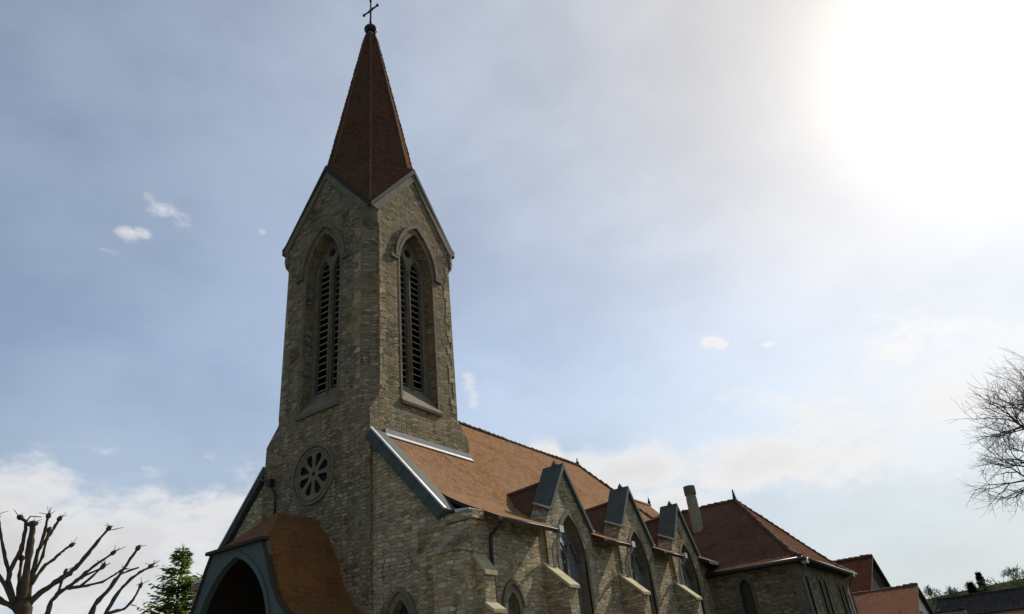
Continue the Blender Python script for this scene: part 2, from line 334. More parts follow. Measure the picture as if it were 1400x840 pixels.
def ridge_run(mb, pts, r, mat, seg=.32, n=7, seed=1):
    """overlapping half-round ridge tiles along a line: each tile flares over the next, none laid quite true"""
    rnd = random.Random(seed); P = []; rr = []
    pts = [Vector(p) for p in pts]
    for a, b in zip(pts, pts[1:]):
        k = max(1, int((b-a).length/seg))
        for i in range(k):
            j = Vector((rnd.uniform(-1, 1), rnd.uniform(-1, 1), rnd.uniform(-1, 1)))*r*.16
            P += [a.lerp(b, i/k)+j, a.lerp(b, (i+.86)/k)+j]; rr += [r*1.28, r*.82]
    P.append(pts[-1]); rr.append(r*.8); mb.tube(P, rr, mat, n)
def frame(origin, u):
    """maps (u, z, inward depth) of a wall to world; u is the wall's direction seen from outside left to right"""
    o = Vector(origin); u = Vector(u).normalized(); inn = Vector((0, 0, 1)).cross(u)     # inward normal
    return lambda a, z, d=0.0: tuple(o + u*a + Vector((0, 0, z)) + inn*d)
def wall(mb, fr, outer, holes, mat, reveal=None, thick=0.0, back=True, d0=0.0):
    """outer: [(u,z)] anticlockwise seen from outside; holes: [(polygon, depth)]"""
    loops = [[Vector((a, z, 0)) for a, z in outer]] + [[Vector((a, z, 0)) for a, z in h] for h, _ in holes]
    flat = [p for l in loops for p in l]
    for tri in tessellate_polygon(loops):
        A, B, C2 = (flat[k] for k in tri)
        if (B-A).cross(C2-A).z < 0: A, C2 = C2, A
        if (B-A).cross(C2-A).length < 1e-9: continue
        mb.poly([fr(q.x, q.y, d0) for q in (A, B, C2)], mat)
    for h, dep in holes:
        for k in range(len(h)):
            a, b = h[k], h[(k+1) % len(h)]
            mb.poly([fr(*a, d0), fr(*a, d0+dep), fr(*b, d0+dep), fr(*b, d0)][::-1] if False else [fr(*b, d0), fr(*a, d0), fr(*a, d0+dep), fr(*b, d0+dep)], reveal or mat)
    if thick:
        for k in range(len(outer)):
            a, b = outer[k], outer[(k+1) % len(outer)]
            mb.poly([fr(*a, d0), fr(*a, d0+thick), fr(*b, d0+thick), fr(*b, d0)], mat)
        if back and not holes: mb.poly([fr(a, z, d0+thick) for a, z in outer][::-1], mat)
def arch(hw, z0, zs, za, c=0.0, n=9):
    h = za-zs; Rr = (hw*hw+h*h)/(2*hw); cx = hw-Rr; a1 = math.asin(h/Rr)
    right = [(c+cx+Rr*math.cos(a1*k/n), zs+Rr*math.sin(a1*k/n)) for k in range(n+1)]
    left = [(2*c-x, z) for x, z in right[:-1]][::-1]
    return [(c-hw, z0), (c+hw, z0)] + right + left
def strip(mb, fr, inner, outer, proud, mat, depth=.1):
    """moulding between two open polylines of equal length, standing proud of the wall"""
    for k in range(len(inner)-1):
        a, b, c, d = inner[k], inner[k+1], outer[k+1], outer[k]
        mb.hexa([fr(*a, depth), fr(*b, depth), fr(*c, depth), fr(*d, depth), fr(*a, -proud), fr(*b, -proud), fr(*c, -proud), fr(*d, -proud)], mat)
def arch_top(hw, zs, za, c=0.0, n=9): return arch(hw, zs, zs, za, c, n)[2:]
def ngon(c, r, n=24, ph=0.0): return [(c[0]+r*math.cos(ph+2*math.pi*k/n), c[1]+r*math.sin(ph+2*math.pi*k/n)) for k in range(n)]
def thing(name, label, cat, loc=(0, 0, 0), group=None, kind=None):
    o = bpy.data.objects.new(name, None); COL.objects.link(o); o.location = loc; o.empty_display_size = .5
    return tag(o, label, cat, group, kind)
def tag(o, label, cat, group=None, kind=None):
    o['label'] = label; o['category'] = cat
    if group: o['group'] = group
    if kind: o['kind'] = kind
    return o
def structure(o): o['kind'] = 'structure'; return o

# ------------------------------------------------------------------ ground and hill
def ground_h(x, y):
    d = max(0.0, (y-85)/150.0)
    return 18.0*(1-math.exp(-d*d*1.6))*(.75+.25*math.sin(x*.013+1.2)) + (1.2*math.sin(x*.05)*min(1, d*2))
mb = MB(); xs = [-2500, -900, -400, -200]+[-150+12*k for k in range(36)]+[350, 600, 1200, 2500]; ys = [-2000, -500, -120, -40, 0, 30, 60]+[85+10*k for k in range(22)]+[350, 500, 900, 1600, 2500]
for i in range(len(xs)-1):
    for j in range(len(ys)-1):
        mb.poly([(a, b, ground_h(a, b)) for a, b in ((xs[i], ys[j]), (xs[i+1], ys[j]), (xs[i+1], ys[j+1]), (xs[i], ys[j+1]))], 'meadow', True)
structure(mb.build('ground'))
mb = MB(); mb.poly([(-9, -16, .004), (26, -22, .004), (26, -9, .004), (9, -4, .004), (9, 12, .004), (6.4, 12, .004), (6.4, -3, .004), (-9, -3, .004)], 'gravel')
structure(mb.build('churchyard_path'))

# ------------------------------------------------------------------ the church
church = thing('church', 'stone village church with a red tiled spire, rose window and dormered nave', 'church')
FF = frame((0, 0, 0), (1, 0, 0))                       # not used directly
T, B, CH = 2.5, 2.55, .46                              # tower half width, base half width, chamfer
# --- tower
mb = MB()
opening = arch(.93, 10.72, 16.35, 18.12)
dirs = [((0, -T, 0), (1, 0, 0)), ((T, 0, 0), (0, 1, 0)), ((0, T, 0), (-1, 0, 0)), ((-T, 0, 0), (0, -1, 0))]
w = T-CH
for k, (o, u) in enumerate(dirs):
    fr = frame(o, u)
    gable = [(-w, 10.7), (w, 10.7), (w, 17.62), (2.42, 18.2), (2.42, 18.36), (0, 21.42), (-2.42, 18.36), (-2.42, 18.2), (-w, 17.62)]
    wall(mb, fr, gable, [(opening, .5)] if k < 2 else [], 'rubble_tower', 'rubble_tower')
    d = -(B-T)
    zb = 0
    wall(mb, frame(Vector(o)*(B/T), u), [(-B, zb), (B, zb), (B, 10.0), (-B, 10.0)], [(ngon((0, 8.46), .82, 40), .3)] if k == 0 else [], 'rubble_tower')
    mb.poly([fr(-B, 10.0, d), fr(B, 10.0, d), fr(w, 10.7, 0), fr(-w, 10.7, 0)], 'rubble_tower')
    u2 = dirs[(k+1) % 4]; f2 = frame(*u2)
    mb.poly([fr(B, 10.0, d), f2(-w, 10.7, 0), fr(w, 10.7, 0)], 'rubble_tower')       # broach
    mb.poly([fr(w, 10.7, 0), f2(-w, 10.7, 0), f2(-w, 17.62, 0), fr(w, 17.62, 0)], 'rubble_tower')
    mb.poly([fr(w, 17.62, 0), f2(-w, 17.62, 0), f2(-2.42, 18.2, 0), fr(2.42, 18.2, 0)], 'dressed')
    mb.poly([fr(2.42, 18.2, 0), f2(-2.42, 18.2, 0), f2(-2.42, 18.36, 0), fr(2.42, 18.36, 0)], 'rubble_tower')
tower = mb.build('tower_wall', church)
# corbels under the spire corners
for sx, sy in ((1, -1), (-1, -1), (1, 1)):
    mb = MB(); q = T-CH/2+.02; c0 = Vector((sx*q, sy*q, 0)); du = Vector((sx, -sy, 0)).normalized(); dn = Vector((sx, sy, 0)).normalized()
    n = 10
    ring = lambda r, z, dd: [tuple(c0+du*(r*math.cos(math.pi*k/n))+dn*(r*.55*math.sin(math.pi*k/n)+dd)+Vector((0, 0, z))) for k in range(n+1)]
    prof = [(.12, 17.35, -.05), (.2, 17.5, -.03), (.3, 17.62, 0), (.34, 17.8, .02), (.34, 17.95, .02), (.28, 18.0, .02), (.33, 18.12, .02), (.36, 18.2, .02)]
    for (r0, z0, d0), (r1, z1, d1) in zip(prof, prof[1:]):
        a, b = ring(r0, z0, d0), ring(r1, z1, d1)
        for k in range(n): mb.poly([a[k], a[k+1], b[k+1], b[k]], 'dressed')
    mb.poly(ring(.36, 18.2, .02), 'dressed'); mb.poly(ring(.12, 17.35, -.05)[::-1], 'dressed')
    mb.build('corbel', tower)
# belfry windows
for o, u in dirs[:2]:
    fr = frame(o, u)
    mb = MB()
    dt = .42
    lights = [arch(.30, 11.55, 16.5, 17.22, c) for c in (-.41, .41)]
    eye = ngon((0, 17.42), .19, 14)
    panel = arch(.93, 11.35, 16.35, 18.12)
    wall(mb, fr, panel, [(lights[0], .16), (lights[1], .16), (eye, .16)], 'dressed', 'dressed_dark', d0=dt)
    bw = mb.build('belfry_window', tower)
    mb = MB()
    for c in (-.41, .41):
        z = 11.7
        while z < 17.1:
            mb.hexa([fr(c-.33, z, .56), fr(c+.33, z, .56), fr(c+.33, z+.17, .86), fr(c-.33, z+.17, .86), fr(c-.33, z+.035, .56), fr(c+.33, z+.035, .56), fr(c+.33, z+.205, .86), fr(c-.33, z+.205, .86)], 'louvre_wood'); z += .27
    mb.build('louvre', bw)
    mb = MB(); mb.poly([fr(-.95, 11.2, .92), fr(.95, 11.2, .92), fr(.95, 18.2, .92), fr(-.95, 18.2, .92)], 'shadow_board'); mb.build('belfry_shade_sheet', bw)  # near-black sheet behind the louvres, standing in for the shade inside the belfry
    mb = MB()   # slim shaft on the mullion
    mb.tube([fr(0, 11.4, dt-.02), fr(0, 16.6, dt-.02)], .055, 'dressed', 8); mb.build('mullion', bw)
    mb = MB()   # sloping sill
    mb.hexa([fr(-1.06, 10.58, -.09), fr(1.06, 10.58, -.09), fr(.92, 10.58, .45), fr(-.92, 10.58, .45), fr(-1.06, 10.68, -.11), fr(1.06, 10.68, -.11), fr(.92, 11.48, .43), fr(-.92, 11.48, .43)], 'dressed')
    mb.build('window_sill', tower)
    mb = MB()   # hood mould with label stops
    i_, o_ = arch_top(1.11, 16.5, 18.42), arch_top(1.23, 16.5, 18.60)
    strip(mb, fr, i_, o_, .10, 'dressed')
    for s in (-1, 1): mb.hexa([fr(*q) for q in ((s*1.08-.0, 16.40, .05), (s*1.48, 16.40, .05), (s*1.48, 16.40, -.10), (s*1.08, 16.40, -.10), (s*1.08, 16.54, .05), (s*1.48, 16.54, .05), (s*1.48, 16.54, -.10), (s*1.08, 16.54, -.10))], 'dressed_dark')
    mb.build('hood_mould', tower)
    mb = MB()   # ashlar jambs round the opening, slightly proud
    jin = [(.935, 10.74)]+arch_top(.935, 16.35, 18.125)+[(-.935, 10.74)]; jout = [(1.03, 10.74)]+arch_top(1.03, 16.4, 18.28)+[(-1.03, 10.74)]
    strip(mb, fr, jin, jout, .015, 'dressed', .02); mb.build('jamb_stone', tower)
# rose window
RZ = 8.46; fr = frame((0, -B, 0), (1, 0, 0))
mb = MB()
petals = []
for k in range(8):
    a = math.pi/8+k*math.pi/4; ca, sa = math.cos(a), math.sin(a)
    sh = [(.20, 0), (.30, .06), (.45, .115), (.56, .15), (.64, .14), (.69, .08), (.705, 0), (.69, -.08), (.64, -.14), (.56, -.15), (.45, -.115), (.30, -.06)]
    petals.append(([(r*ca-q*sa, RZ+r*sa+q*ca) for r, q in sh], .05))
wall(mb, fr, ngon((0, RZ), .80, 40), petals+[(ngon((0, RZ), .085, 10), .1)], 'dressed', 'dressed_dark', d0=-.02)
rose = mb.build('rose_window', tower)
mb = MB()
for ri, ro, pr in ((.80, .86, .05), (.86, .92, .015), (.92, 1.0, .08)):
    a = [ngon((0, RZ), r, 40) for r in (ri, ro)]; strip(mb, fr, a[0]+a[0][:1], a[1]+a[1][:1], pr, 'dressed' if pr != .02 else 'dressed_dark')
mb.build('rose_surround', rose)
mb = MB(); mb.poly([fr(*p, .10) for p in ngon((0, RZ), .815, 32)], 'shadow_board'); mb.build('pane', rose)
# recess the glass: the tower wall behind it
# --- spire
mb = MB(); E_ = 2.56; zc, zp, zt = 18.42, 21.58, 33.5; Ec = 2.50
ap = Vector((0, 0, zt)); cs = [Vector((Ec, -Ec, zc)), Vector((Ec, Ec, zc)), Vector((-Ec, Ec, zc)), Vector((-Ec, -Ec, zc))]
pk = [Vector((E_, 0, zp)), Vector((0, E_, zp)), Vector((-E_, 0, zp)), Vector((0, -E_, zp))]
dz = Vector((0, 0, -.16))
ps = [Vector((p.x*.87, p.y*.87, zp+.05)) for p in pk]           # hips above the gables start a little inside the walls
ms = [Vector((sx*1.52, sy*1.52, zp)) for sx, sy in ((1, -1), (1, 1), (-1, 1), (-1, -1))]     # where each corner hip breaks out to the tower corner
for k in range(4):
    c0, p1, p0, m = cs[k], pk[k], pk[k-1], ms[k]
    h0, h1 = ps[k-1], ps[k]
    for a, b in ((h0, m), (m, h1)):
        for i in range(6):
            q0, q1 = i/6*.868, (i+1)/6*.868
            A0, B0, A1, B1 = a.lerp(ap, q0), b.lerp(ap, q0), a.lerp(ap, q1), b.lerp(ap, q1)
            mb.poly([A0, B0, B1, A1], 'spire_tile')
    mb.poly([p0, c0, m], 'spire_tile'); mb.poly([c0, p1, m], 'spire_tile'); mb.poly([p0, m, h0], 'spire_tile'); mb.poly([m, p1, h1], 'spire_tile')
    for a, b in ((p0, c0), (c0, p1)):
        ai, bi = a*.955, b*.955; ai.z = a.z-.10; bi.z = b.z-.12
        mb.poly([a, a+dz, b+dz, b], 'dark_wood'); mb.poly([a+dz, ai, bi, b+dz], 'dark_wood')
spire = mb.build('spire', church)
for path in [[p, ap] for p in ps]+[[c, m, ap] for c, m in zip(cs, ms)]:
    mb = MB(); pts = []
    for A_, B_ in zip(path, path[1:]): pts += [A_.lerp(B_, i/8)+Vector((0, 0, .015)) for i in range(8)]
    pts = [p for p in pts if p.z < 31.7]+[A_.lerp(B_, (31.8-A_.z)/(B_.z-A_.z))]; n = len(pts)
    ridge_run(mb, pts, .05, 'ridge_tile', .3, 7, n); mb.build('hip_tile', spire)
for k in range(4):
    p0 = pk[k]
    for c in (cs[k], cs[(k+1) % 4]):
        mb = MB(); n = Vector((p0.x, p0.y, 0)).normalized()
        a, b = c.copy(), p0.copy(); dn = (Vector((0, 0, -1))); o2 = n*.05
        mb.hexa([tuple(q) for q in (a+dn*.22-n*.16, b+dn*.30-n*.16, b+dn*.30+o2, a+dn*.22+o2, a+dn*.04-n*.16, b+dn*.04-n*.16, b+dn*.04+o2, a+dn*.04+o2)], 'dark_wood'); mb.build('verge_board', spire)
# pale stone band under the verge on the two seen faces
for o, u in dirs:
    fr = frame(o, u); 
    for s in (-1, 1):
        mb = MB(); a, b = (s*2.45, 18.22), (0, 21.26); c, d = (0, 20.86), (s*2.1, 18.22)
        mb.hexa([fr(*q, dd) for dd in (.05, -.06) for q in (a, b, c, d)], 'dressed'); mb.build('gable_coping', tower)
mb = MB(); mb.lathe((0, 0, 0), [(.0, 31.6), (.30, 31.6), (.26, 31.75), (.19, 32.0), (.14, 32.2), (.12, 32.3), (0, 32.3)], 'lead', 12); mb.build('spire_cap', spire)
mb = MB(); mb.lathe((0, 0, 32.2), [(.0, 0), (.13, .02), (.25, .08), (.33, .2), (.34, .3), (.27, .42), (.13, .5), (.09, .58), (.08, .7), (.0, .7)], 'dark_metal', 16); mb.build('finial_ball', spire)
mb = MB(); CZ = 34.0; mb.tube([(0, 0, 32.7), (0, 0, 33.4), (0, 0, CZ+.75)], [.085, .055, .04], 'dark_metal', 8)
mb.tube([(-.5, 0, CZ), (.5, 0, CZ)], .045, 'dark_metal', 8)
for p in ((-.5, 0, CZ), (.5, 0, CZ), (0, 0, CZ+.75)): mb.lathe((p[0], p[1], p[2]-.08), [(0, 0), (.07, .03), (.085, .08), (.07, .13), (0, .16)], 'dark_metal', 8)
for a in range(4):
    w = math.pi/4+a*math.pi/2; mb.tube([(.05*math.cos(w), 0, CZ+.05*math.sin(w)), (.2*math.cos(w), 0, CZ+.2*math.sin(w))], .02, 'dark_metal', 5)
mb.build('cross', spire)

# --- west facade
FY, FT = -2.42, .52
fr = frame((0, FY, 0), (1, 0, 0))
ztop = lambda x: 9.216-1.1073*(abs(x)-2.606)
mb = MB(); lan = arch(.36, 2.0, 3.45, 4.12, 3.6)
outer = [(-6.2, 0), (6.2, 0), (6.2, 5.78), (5.45, 5.78), (5.3, ztop(5.3)-.32), (2.4, ztop(2.4)-.32), (-2.4, ztop(2.4)-.32), (-5.3, ztop(5.3)-.32), (-5.45, 5.78), (-6.2, 5.78)]
wall(mb, fr, outer, [(lan, .25)], 'rubble', 'dressed', thick=FT)
facade = mb.build('facade_wall', church)
def lancet(fr, c, hw, z0, zs, za, parent, mat='dressed', dep=.24, hood=True, ring=.14, pane='leaded_glass'):
    mb = MB(); mb.poly([fr(a, z, dep) for a, z in arch(hw+.02, z0-.02, zs, za+.02, c)], pane); wn = mb.build('lancet_window', parent)
    mb = MB(); i_ = [(c+hw, z0)]+arch_top(hw, zs, za, c)+[(c-hw, z0)]; o_ = [(c+hw+ring, z0)]+arch_top(hw+ring, zs, za+ring*1.35, c)+[(c-hw-ring, z0)]
    strip(mb, fr, i_, o_, .03, mat, .04); mb.build('window_surround', wn)
    if hood:
        mb = MB(); strip(mb, fr, arch_top(hw+ring+.02, zs+.1, za+ring*1.35+.02, c), arch_top(hw+ring+.11, zs+.1, za+ring*1.35+.14, c), .09, mat, .04); mb.build('hood_mould', wn)
    return wn
lancet(fr, 3.6, .36, 2.0, 3.45, 4.12, facade, pane='dark_glass')
for s in (1, -1):
    mb = MB(); x0, x1 = 2.56, 5.36
    def sec(x, y, off):
        nx, nz = .742*s, .670
        return (s*x+nx*off, y, ztop(x)+nz*off)
    lo, hi = (-.31, .05) if s > 0 else (-.12, .05)
    mb.hexa([sec(x0, -2.56, lo), sec(x1, -2.56, lo), sec(x1, -1.92, lo), sec(x0, -1.92, lo), sec(x0, -2.56, hi), sec(x1, -2.56, hi), sec(x1, -1.92, hi), sec(x0, -1.92, hi)], 'teal_metal')
    cp = mb.build('gable_coping', facade)
    mb = MB(); mb.hexa([sec(x0-.02, -2.60, hi), sec(x1+.02, -2.60, hi), sec(x1+.02, -2.50, hi), sec(x0-.02, -2.50, hi), sec(x0-.02, -2.60, hi+.05), sec(x1+.02, -2.60, hi+.05), sec(x1+.02, -2.50, hi+.05), sec(x0-.02, -2.50, hi+.05)], 'zinc'); mb.build('coping_flashing', cp)
    for q in range(1, 6):
        x = x0+(x1-x0)*q/6; mb = MB(); mb.hexa([sec(x-.015, -2.575, lo-.01), sec(x+.015, -2.575, lo-.01), sec(x+.015, -2.55, lo-.01), sec(x-.015, -2.55, lo-.01), sec(x-.015, -2.575, hi-.01), sec(x+.015, -2.575, hi-.01), sec(x+.015, -2.55, hi-.01), sec(x-.015, -2.55, hi-.01)], 'teal_metal'); mb.build('sheet_seam', cp)
    mb = MB(); xa, xb = sorted((s*5.36, s*6.28)); mb.box(xa, xb, -2.47, -1.92, 5.80, 6.02, 'rubble'); kn = mb.build('kneeler', facade)
    mb = MB(); xa, xb = sorted((s*5.72, s*6.22)); mb.hexa([(xa, -2.5, 6.02), (xb, -2.5, 6.02), (xb, -1.9, 6.02), (xa, -1.9, 6.02), (xa, -2.5, 6.12 if s > 0 else 6.06), (xb, -2.5, 6.06 if s > 0 else 6.12), (xb, -1.9, 6.06 if s > 0 else 6.12), (xa, -1.9, 6.12 if s > 0 else 6.06)], 'zinc'); mb.build('kneeler_flashing', kn)
# rain pipe by the tower's left edge
mb = MB(); mb.tube([(-2.7, -2.62, 8.95), (-2.45, -2.64, 8.8), (-2.1, -2.64, 8.66), (-1.96, -2.64, 8.4), (-1.8, -2.62, 8.2), (-1.76, -2.62, 7.2)], .04, 'dark_metal', 8)
mb.hexa([(-2.16, -2.74, 8.5), (-1.98, -2.74, 8.5), (-1.98, -2.58, 8.5), (-2.16, -2.58, 8.5), (-2.2, -2.77, 8.74), (-1.94, -2.77, 8.74), (-1.94, -2.58, 8.74), (-2.2, -2.58, 8.74)], 'dark_metal'); mb.build('rain_pipe', tower)

# --- nave side wall with its dormer bays
DY = [2.66, 7.58, 12.42]; XW = 6.2; DHW = 1.45
frn = frame((XW, 0, 0), (0, 1, 0))
mb = MB(); edges = [FY+FT+.004]+[v for c in DY for v in (c-DHW, c+DHW)]+[15.2]
sm = arch(.3, 2.0, 3.5, 4.0, -.8)
for k in range(4):
    a, b = edges[2*k], edges[2*k+1]
    wall(mb, frn, [(a, 0), (b, 0), (b, 6.05), (a, 6.05)], [(sm, .25)] if k == 0 else [], 'rubble', 'dressed', thick=.5, back=False)
nave = mb.build('nave_wall', church)
lancet(frn, -.8, .3, 2.0, 3.5, 4.0, nave, 'dressed')
mb = MB(); mb.box(-6.2, -5.7, FY+FT, 18.4, 0, 6.05, 'rubble'); mb.box(-5.69, 5.69, 17.9, 18.4, 0, 6.05, 'rubble'); mb.box(5.7, 6.2, 15.21, 18.4, 0, 6.05, 'rubble'); mb.build('rear_wall', church)
for c in DY:
    frd = frame((XW+.07, 0, 0), (0, 1, 0)); mb = MB()
    wc = c+.06; op = arch(.82, 1.4, 5.1, 6.5, wc)
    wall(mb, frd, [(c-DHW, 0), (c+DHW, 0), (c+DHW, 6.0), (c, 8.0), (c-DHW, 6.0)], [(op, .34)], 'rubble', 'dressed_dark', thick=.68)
    dm = mb.build('dormer_gable', church)
    mb = MB(); mb.poly([frd(a, z, .33) for a, z in arch(.84, 1.38, 5.1, 6.52, wc)], 'leaded_glass'); wn = mb.build('window', dm)
    mb = MB(); i_ = [(wc+.82, 1.4)]+arch_top(.82, 5.1, 6.5, wc)+[(wc-.82, 1.4)]; o_ = [(wc+.96, 1.4)]+arch_top(.96, 5.12, 6.70, wc)+[(wc-.96, 1.4)]
    strip(mb, frd, i_, o_, .025, 'dressed', .05); mb.build('window_surround', wn)
    mb = MB(); mb.tube([frd(wc, 1.4, .27), frd(wc, 5.05, .27)], .055, 'dressed_dark', 8)
    for s in (-1, 1):
        pts = [(wc, 5.0)]+[(wc+s*(.42-.42*math.cos(q)), 5.0+.72*math.sin(q)) for q in (.5, 1.0, 1.57)]
        mb.tube([frd(a, z, .27) for a, z in pts]+[frd(wc+s*.79, 5.1, .27)], .045, 'dressed_dark', 6)
    mb.build('tracery', wn)
    # metal covered parapet copings
    for s in (-1, 1):
        mb = MB(); sl = 1.379
        def cq(x, q, off):      # q: distance from the centre line; off: lift
            return (x, c+s*q, 8.02-sl*q+off)
        pts = [cq(5.58, -.0, -.02), cq(6.40, -.0, -.02), cq(6.40, 1.12, -.02), cq(5.62, .86, -.02)]
        if s > 0: pts = [cq(5.58, 0, -.02), cq(6.40, 0, -.02), cq(6.40, 1.42, -.02), cq(5.62, 1.42, -.02)]
        top = [(p[0], p[1]+s*.06, p[2]+.12) for p in pts]; top[0] = (pts[0][0], c, pts[0][2]+.2); top[1] = (pts[1][0], c, pts[1][2]+.2)
        mb.hexa(pts+top, 'teal_metal'); cp = mb.build('coping', dm)
        mb = MB(); mb.tube([Vector(pts[3])+Vector((0, s*.08, .06)), Vector(pts[2])+Vector((0, s*.08, .06))], .05, 'zinc', 6); mb.build('coping_flashing', cp)
    mb = MB(); mb.lathe((6.05, c, 8.05), [(.11, 0), (.11, .16), (.05, .26), (0, .34)], 'teal_metal', 8); mb.build('apex_stone', dm)
    # little tiled roof behind the parapet
    mb = MB(); xf, xb = 5.585, 3.4; zr0, zr1 = 7.72, 7.55; hw = 1.5
    A = [(xf, c-hw, 5.75), (xf, c+hw, 5.75), (xf, c, zr0)]; Bk = [(xb, c-hw, 5.7), (xb, c+hw, 5.7), (xb, c, zr1)]
    mb.poly([A[0], A[2], Bk[2], Bk[0]], 'annex_tile'); mb.poly([A[2], A[1], Bk[1], Bk[2]], 'annex_tile'); mb.poly([A[0], A[1], A[2]], 'annex_tile'); dr = mb.build('dormer_roof', dm)
    mb = MB(); mb.tube([(xf, c, zr0+.02), (xb, c, zr1+.02)], .07, 'ridge_tile', 7); mb.build('ridge_tile', dr)

# --- nave roof
prof = [(0, 12.08), (2.5, 9.33), (4.55, 7.06), (5.0, 6.72), (5.5, 6.43), (6.1, 6.13), (6.74, 5.82)]
mb = MB(); YR = 15.75; tk = .13
def yb(x, z, ye): return ye if ye < YR else YR+(12.08-z)/1.95
cuts = [-1.90]+[v for c in DY for v in (c-DHW-.02, c+DHW+.05)]+[YR]
segs = []
for k in range(len(cuts)-1):
    dormer = k % 2 == 1; segs.append((cuts[k], cuts[k+1], dormer))
for y0, y1, dormer in segs:
    pr = prof[:5]+[] if dormer else prof
    if dormer: pr = pr[:4]+[(5.56, 6.40)]
    for (xa, za), (xb_, zb_) in zip(pr, pr[1:]):
        if xa == 0 and y1 < 2.45: continue
        pa = [(xa, y0, za), (xb_, y0, zb_), (xb_, yb(xb_, zb_, y1), zb_), (xa, yb(xa, za, y1), za)]
        mb.poly(pa, 'roof_tile'); mb.poly([(x, y, z-tk) for x, y, z in pa][::-1], 'dark_wood')
        for yy, ff in ((y0, 1), (y1, -1)):
            if yy == YR: continue
            q = [(xa, yy, za), (xa, yy, za-tk), (xb_, yy, zb_-tk), (xb_, yy, zb_)]
            mb.poly(q[::ff], 'dark_wood')
    xe, ze = pr[-1]
    if not dormer:
        mb.poly([(xe, y0, ze-tk), (xe, yb(xe, ze, y1), ze-tk), (xe, yb(xe, ze, y1), ze), (xe, y0, ze)], 'dark_wood')
for (xa, za), (xb_, zb_) in zip(prof, prof[1:]):     # left slope and hipped end
    ya, yb2 = yb(xa, za, YR), yb(xb_, zb_, YR); yl = 2.4 if xa == 0 else -1.9
    mb.poly([(-xb_, yl, zb_), (-xa, yl, za), (-xa, ya, za), (-xb_, yb2, zb_)], 'roof_tile')
    mb.poly([(xa, ya, za), (xb_, yb2, zb_), (-xb_, yb2, zb_), (-xa, ya, za)] if xa > 0 else [(0, ya, za), (xb_, yb2, zb_), (-xb_, yb2, zb_)], 'roof_tile')
roof = mb.build('nave_roof', church)
mb = MB(); ridge_run(mb, [(0, 2.4, 12.09), (.03, 6, 12.06), (-.02, 10, 12.05), (0, YR, 12.09)], .10, 'ridge_tile', .36, 8); mb.build('ridge_tile', roof)
for s in (1, -1):
    mb = MB(); ridge_run(mb, [(s*x, yb(x, z, YR), z+.02) for x, z in prof], .09, 'ridge_tile', .34, 8); mb.build('hip_tile', roof)
mb = MB(); mb.lathe((0, YR, 12.1), [(.12, 0), (.09, .10), (.1, .16), (.04, .26), (.02, .42), (0, .43)], 'dark_metal', 10); mb.build('finial', roof)
for s in (1, -1):   # lead flashing where the roof meets the tower
    mb = MB(); f = lambda x, y, d: (s*(x+.742*d), y, ztop(x)+.67*d)
    mb.hexa([f(2.56, -1.9, .0), f(2.67, -1.9, .0), f(2.67, 2.62, .0), f(2.56, 2.62, .0), f(2.56, -1.9, .05), f(2.67, -1.9, .05), f(2.67, 2.62, .05), f(2.56, 2.62, .05)], 'dull_zinc')
    mb.box(*sorted((s*2.556, s*2.60)), -1.9, 2.6, ztop(2.6)-.05, ztop(2.6)+.24, 'lead'); mb.build('flashing', roof)
for y0, y1 in ((-1.88, DY[0]-DHW-.02), (DY[0]+DHW+.05, DY[1]-DHW-.02), (DY[1]+DHW+.05, DY[2]-DHW-.02)):
    mb = MB(); n = 8; c = (6.80, 5.73); r = .075
    for k in range(n):
        a, b = math.pi*(1+k/n), math.pi*(1+(k+1)/n)
        p = lambda w, y, rr: (c[0]+rr*math.cos(w), y, c[1]+rr*math.sin(w))
        mb.poly([p(a, y0, r), p(b, y0, r), p(b, y1, r), p(a, y1, r)], 'gutter_metal', True); mb.poly([p(a, y0, r-.015), p(a, y1, r-.015), p(b, y1, r-.015), p(b, y0, r-.015)], 'gutter_metal', True)
    for yy in (y0, y1): mb.poly([(c[0]+r*math.cos(math.pi*(1+k/n)), yy, c[1]+r*math.sin(math.pi*(1+k/n))) for k in range(n+1)], 'gutter_metal')
    mb.tube([(6.872, y0, 5.73), (6.872, y1, 5.73)], .018, 'gutter_metal', 6)
    mb.build('gutter', roof)
# down pipes
mb = MB(); mb.tube([(6.75, -1.75, 5.75), (6.6, -1.75, 5.55), (6.34, -1.75, 5.4), (6.3, -1.75, 5.2), (6.3, -1.75, 0)], .055, 'dark_metal', 8); mb.build('downpipe', nave)
for c in DY:
    yy = c-DHW+.1
    mb = MB(); mb.tube([(6.79, yy-.16, 5.74), (6.77, yy-.1, 5.6), (6.45, yy+.02, 5.42), (6.36, yy+.05, 5.25), (6.36, yy+.05, 0)], .05, 'zinc', 8)
    mb.box(6.66, 6.9, yy-.3, yy-.06, 5.66, 5.86, 'zinc'); mb.build('downpipe', nave)
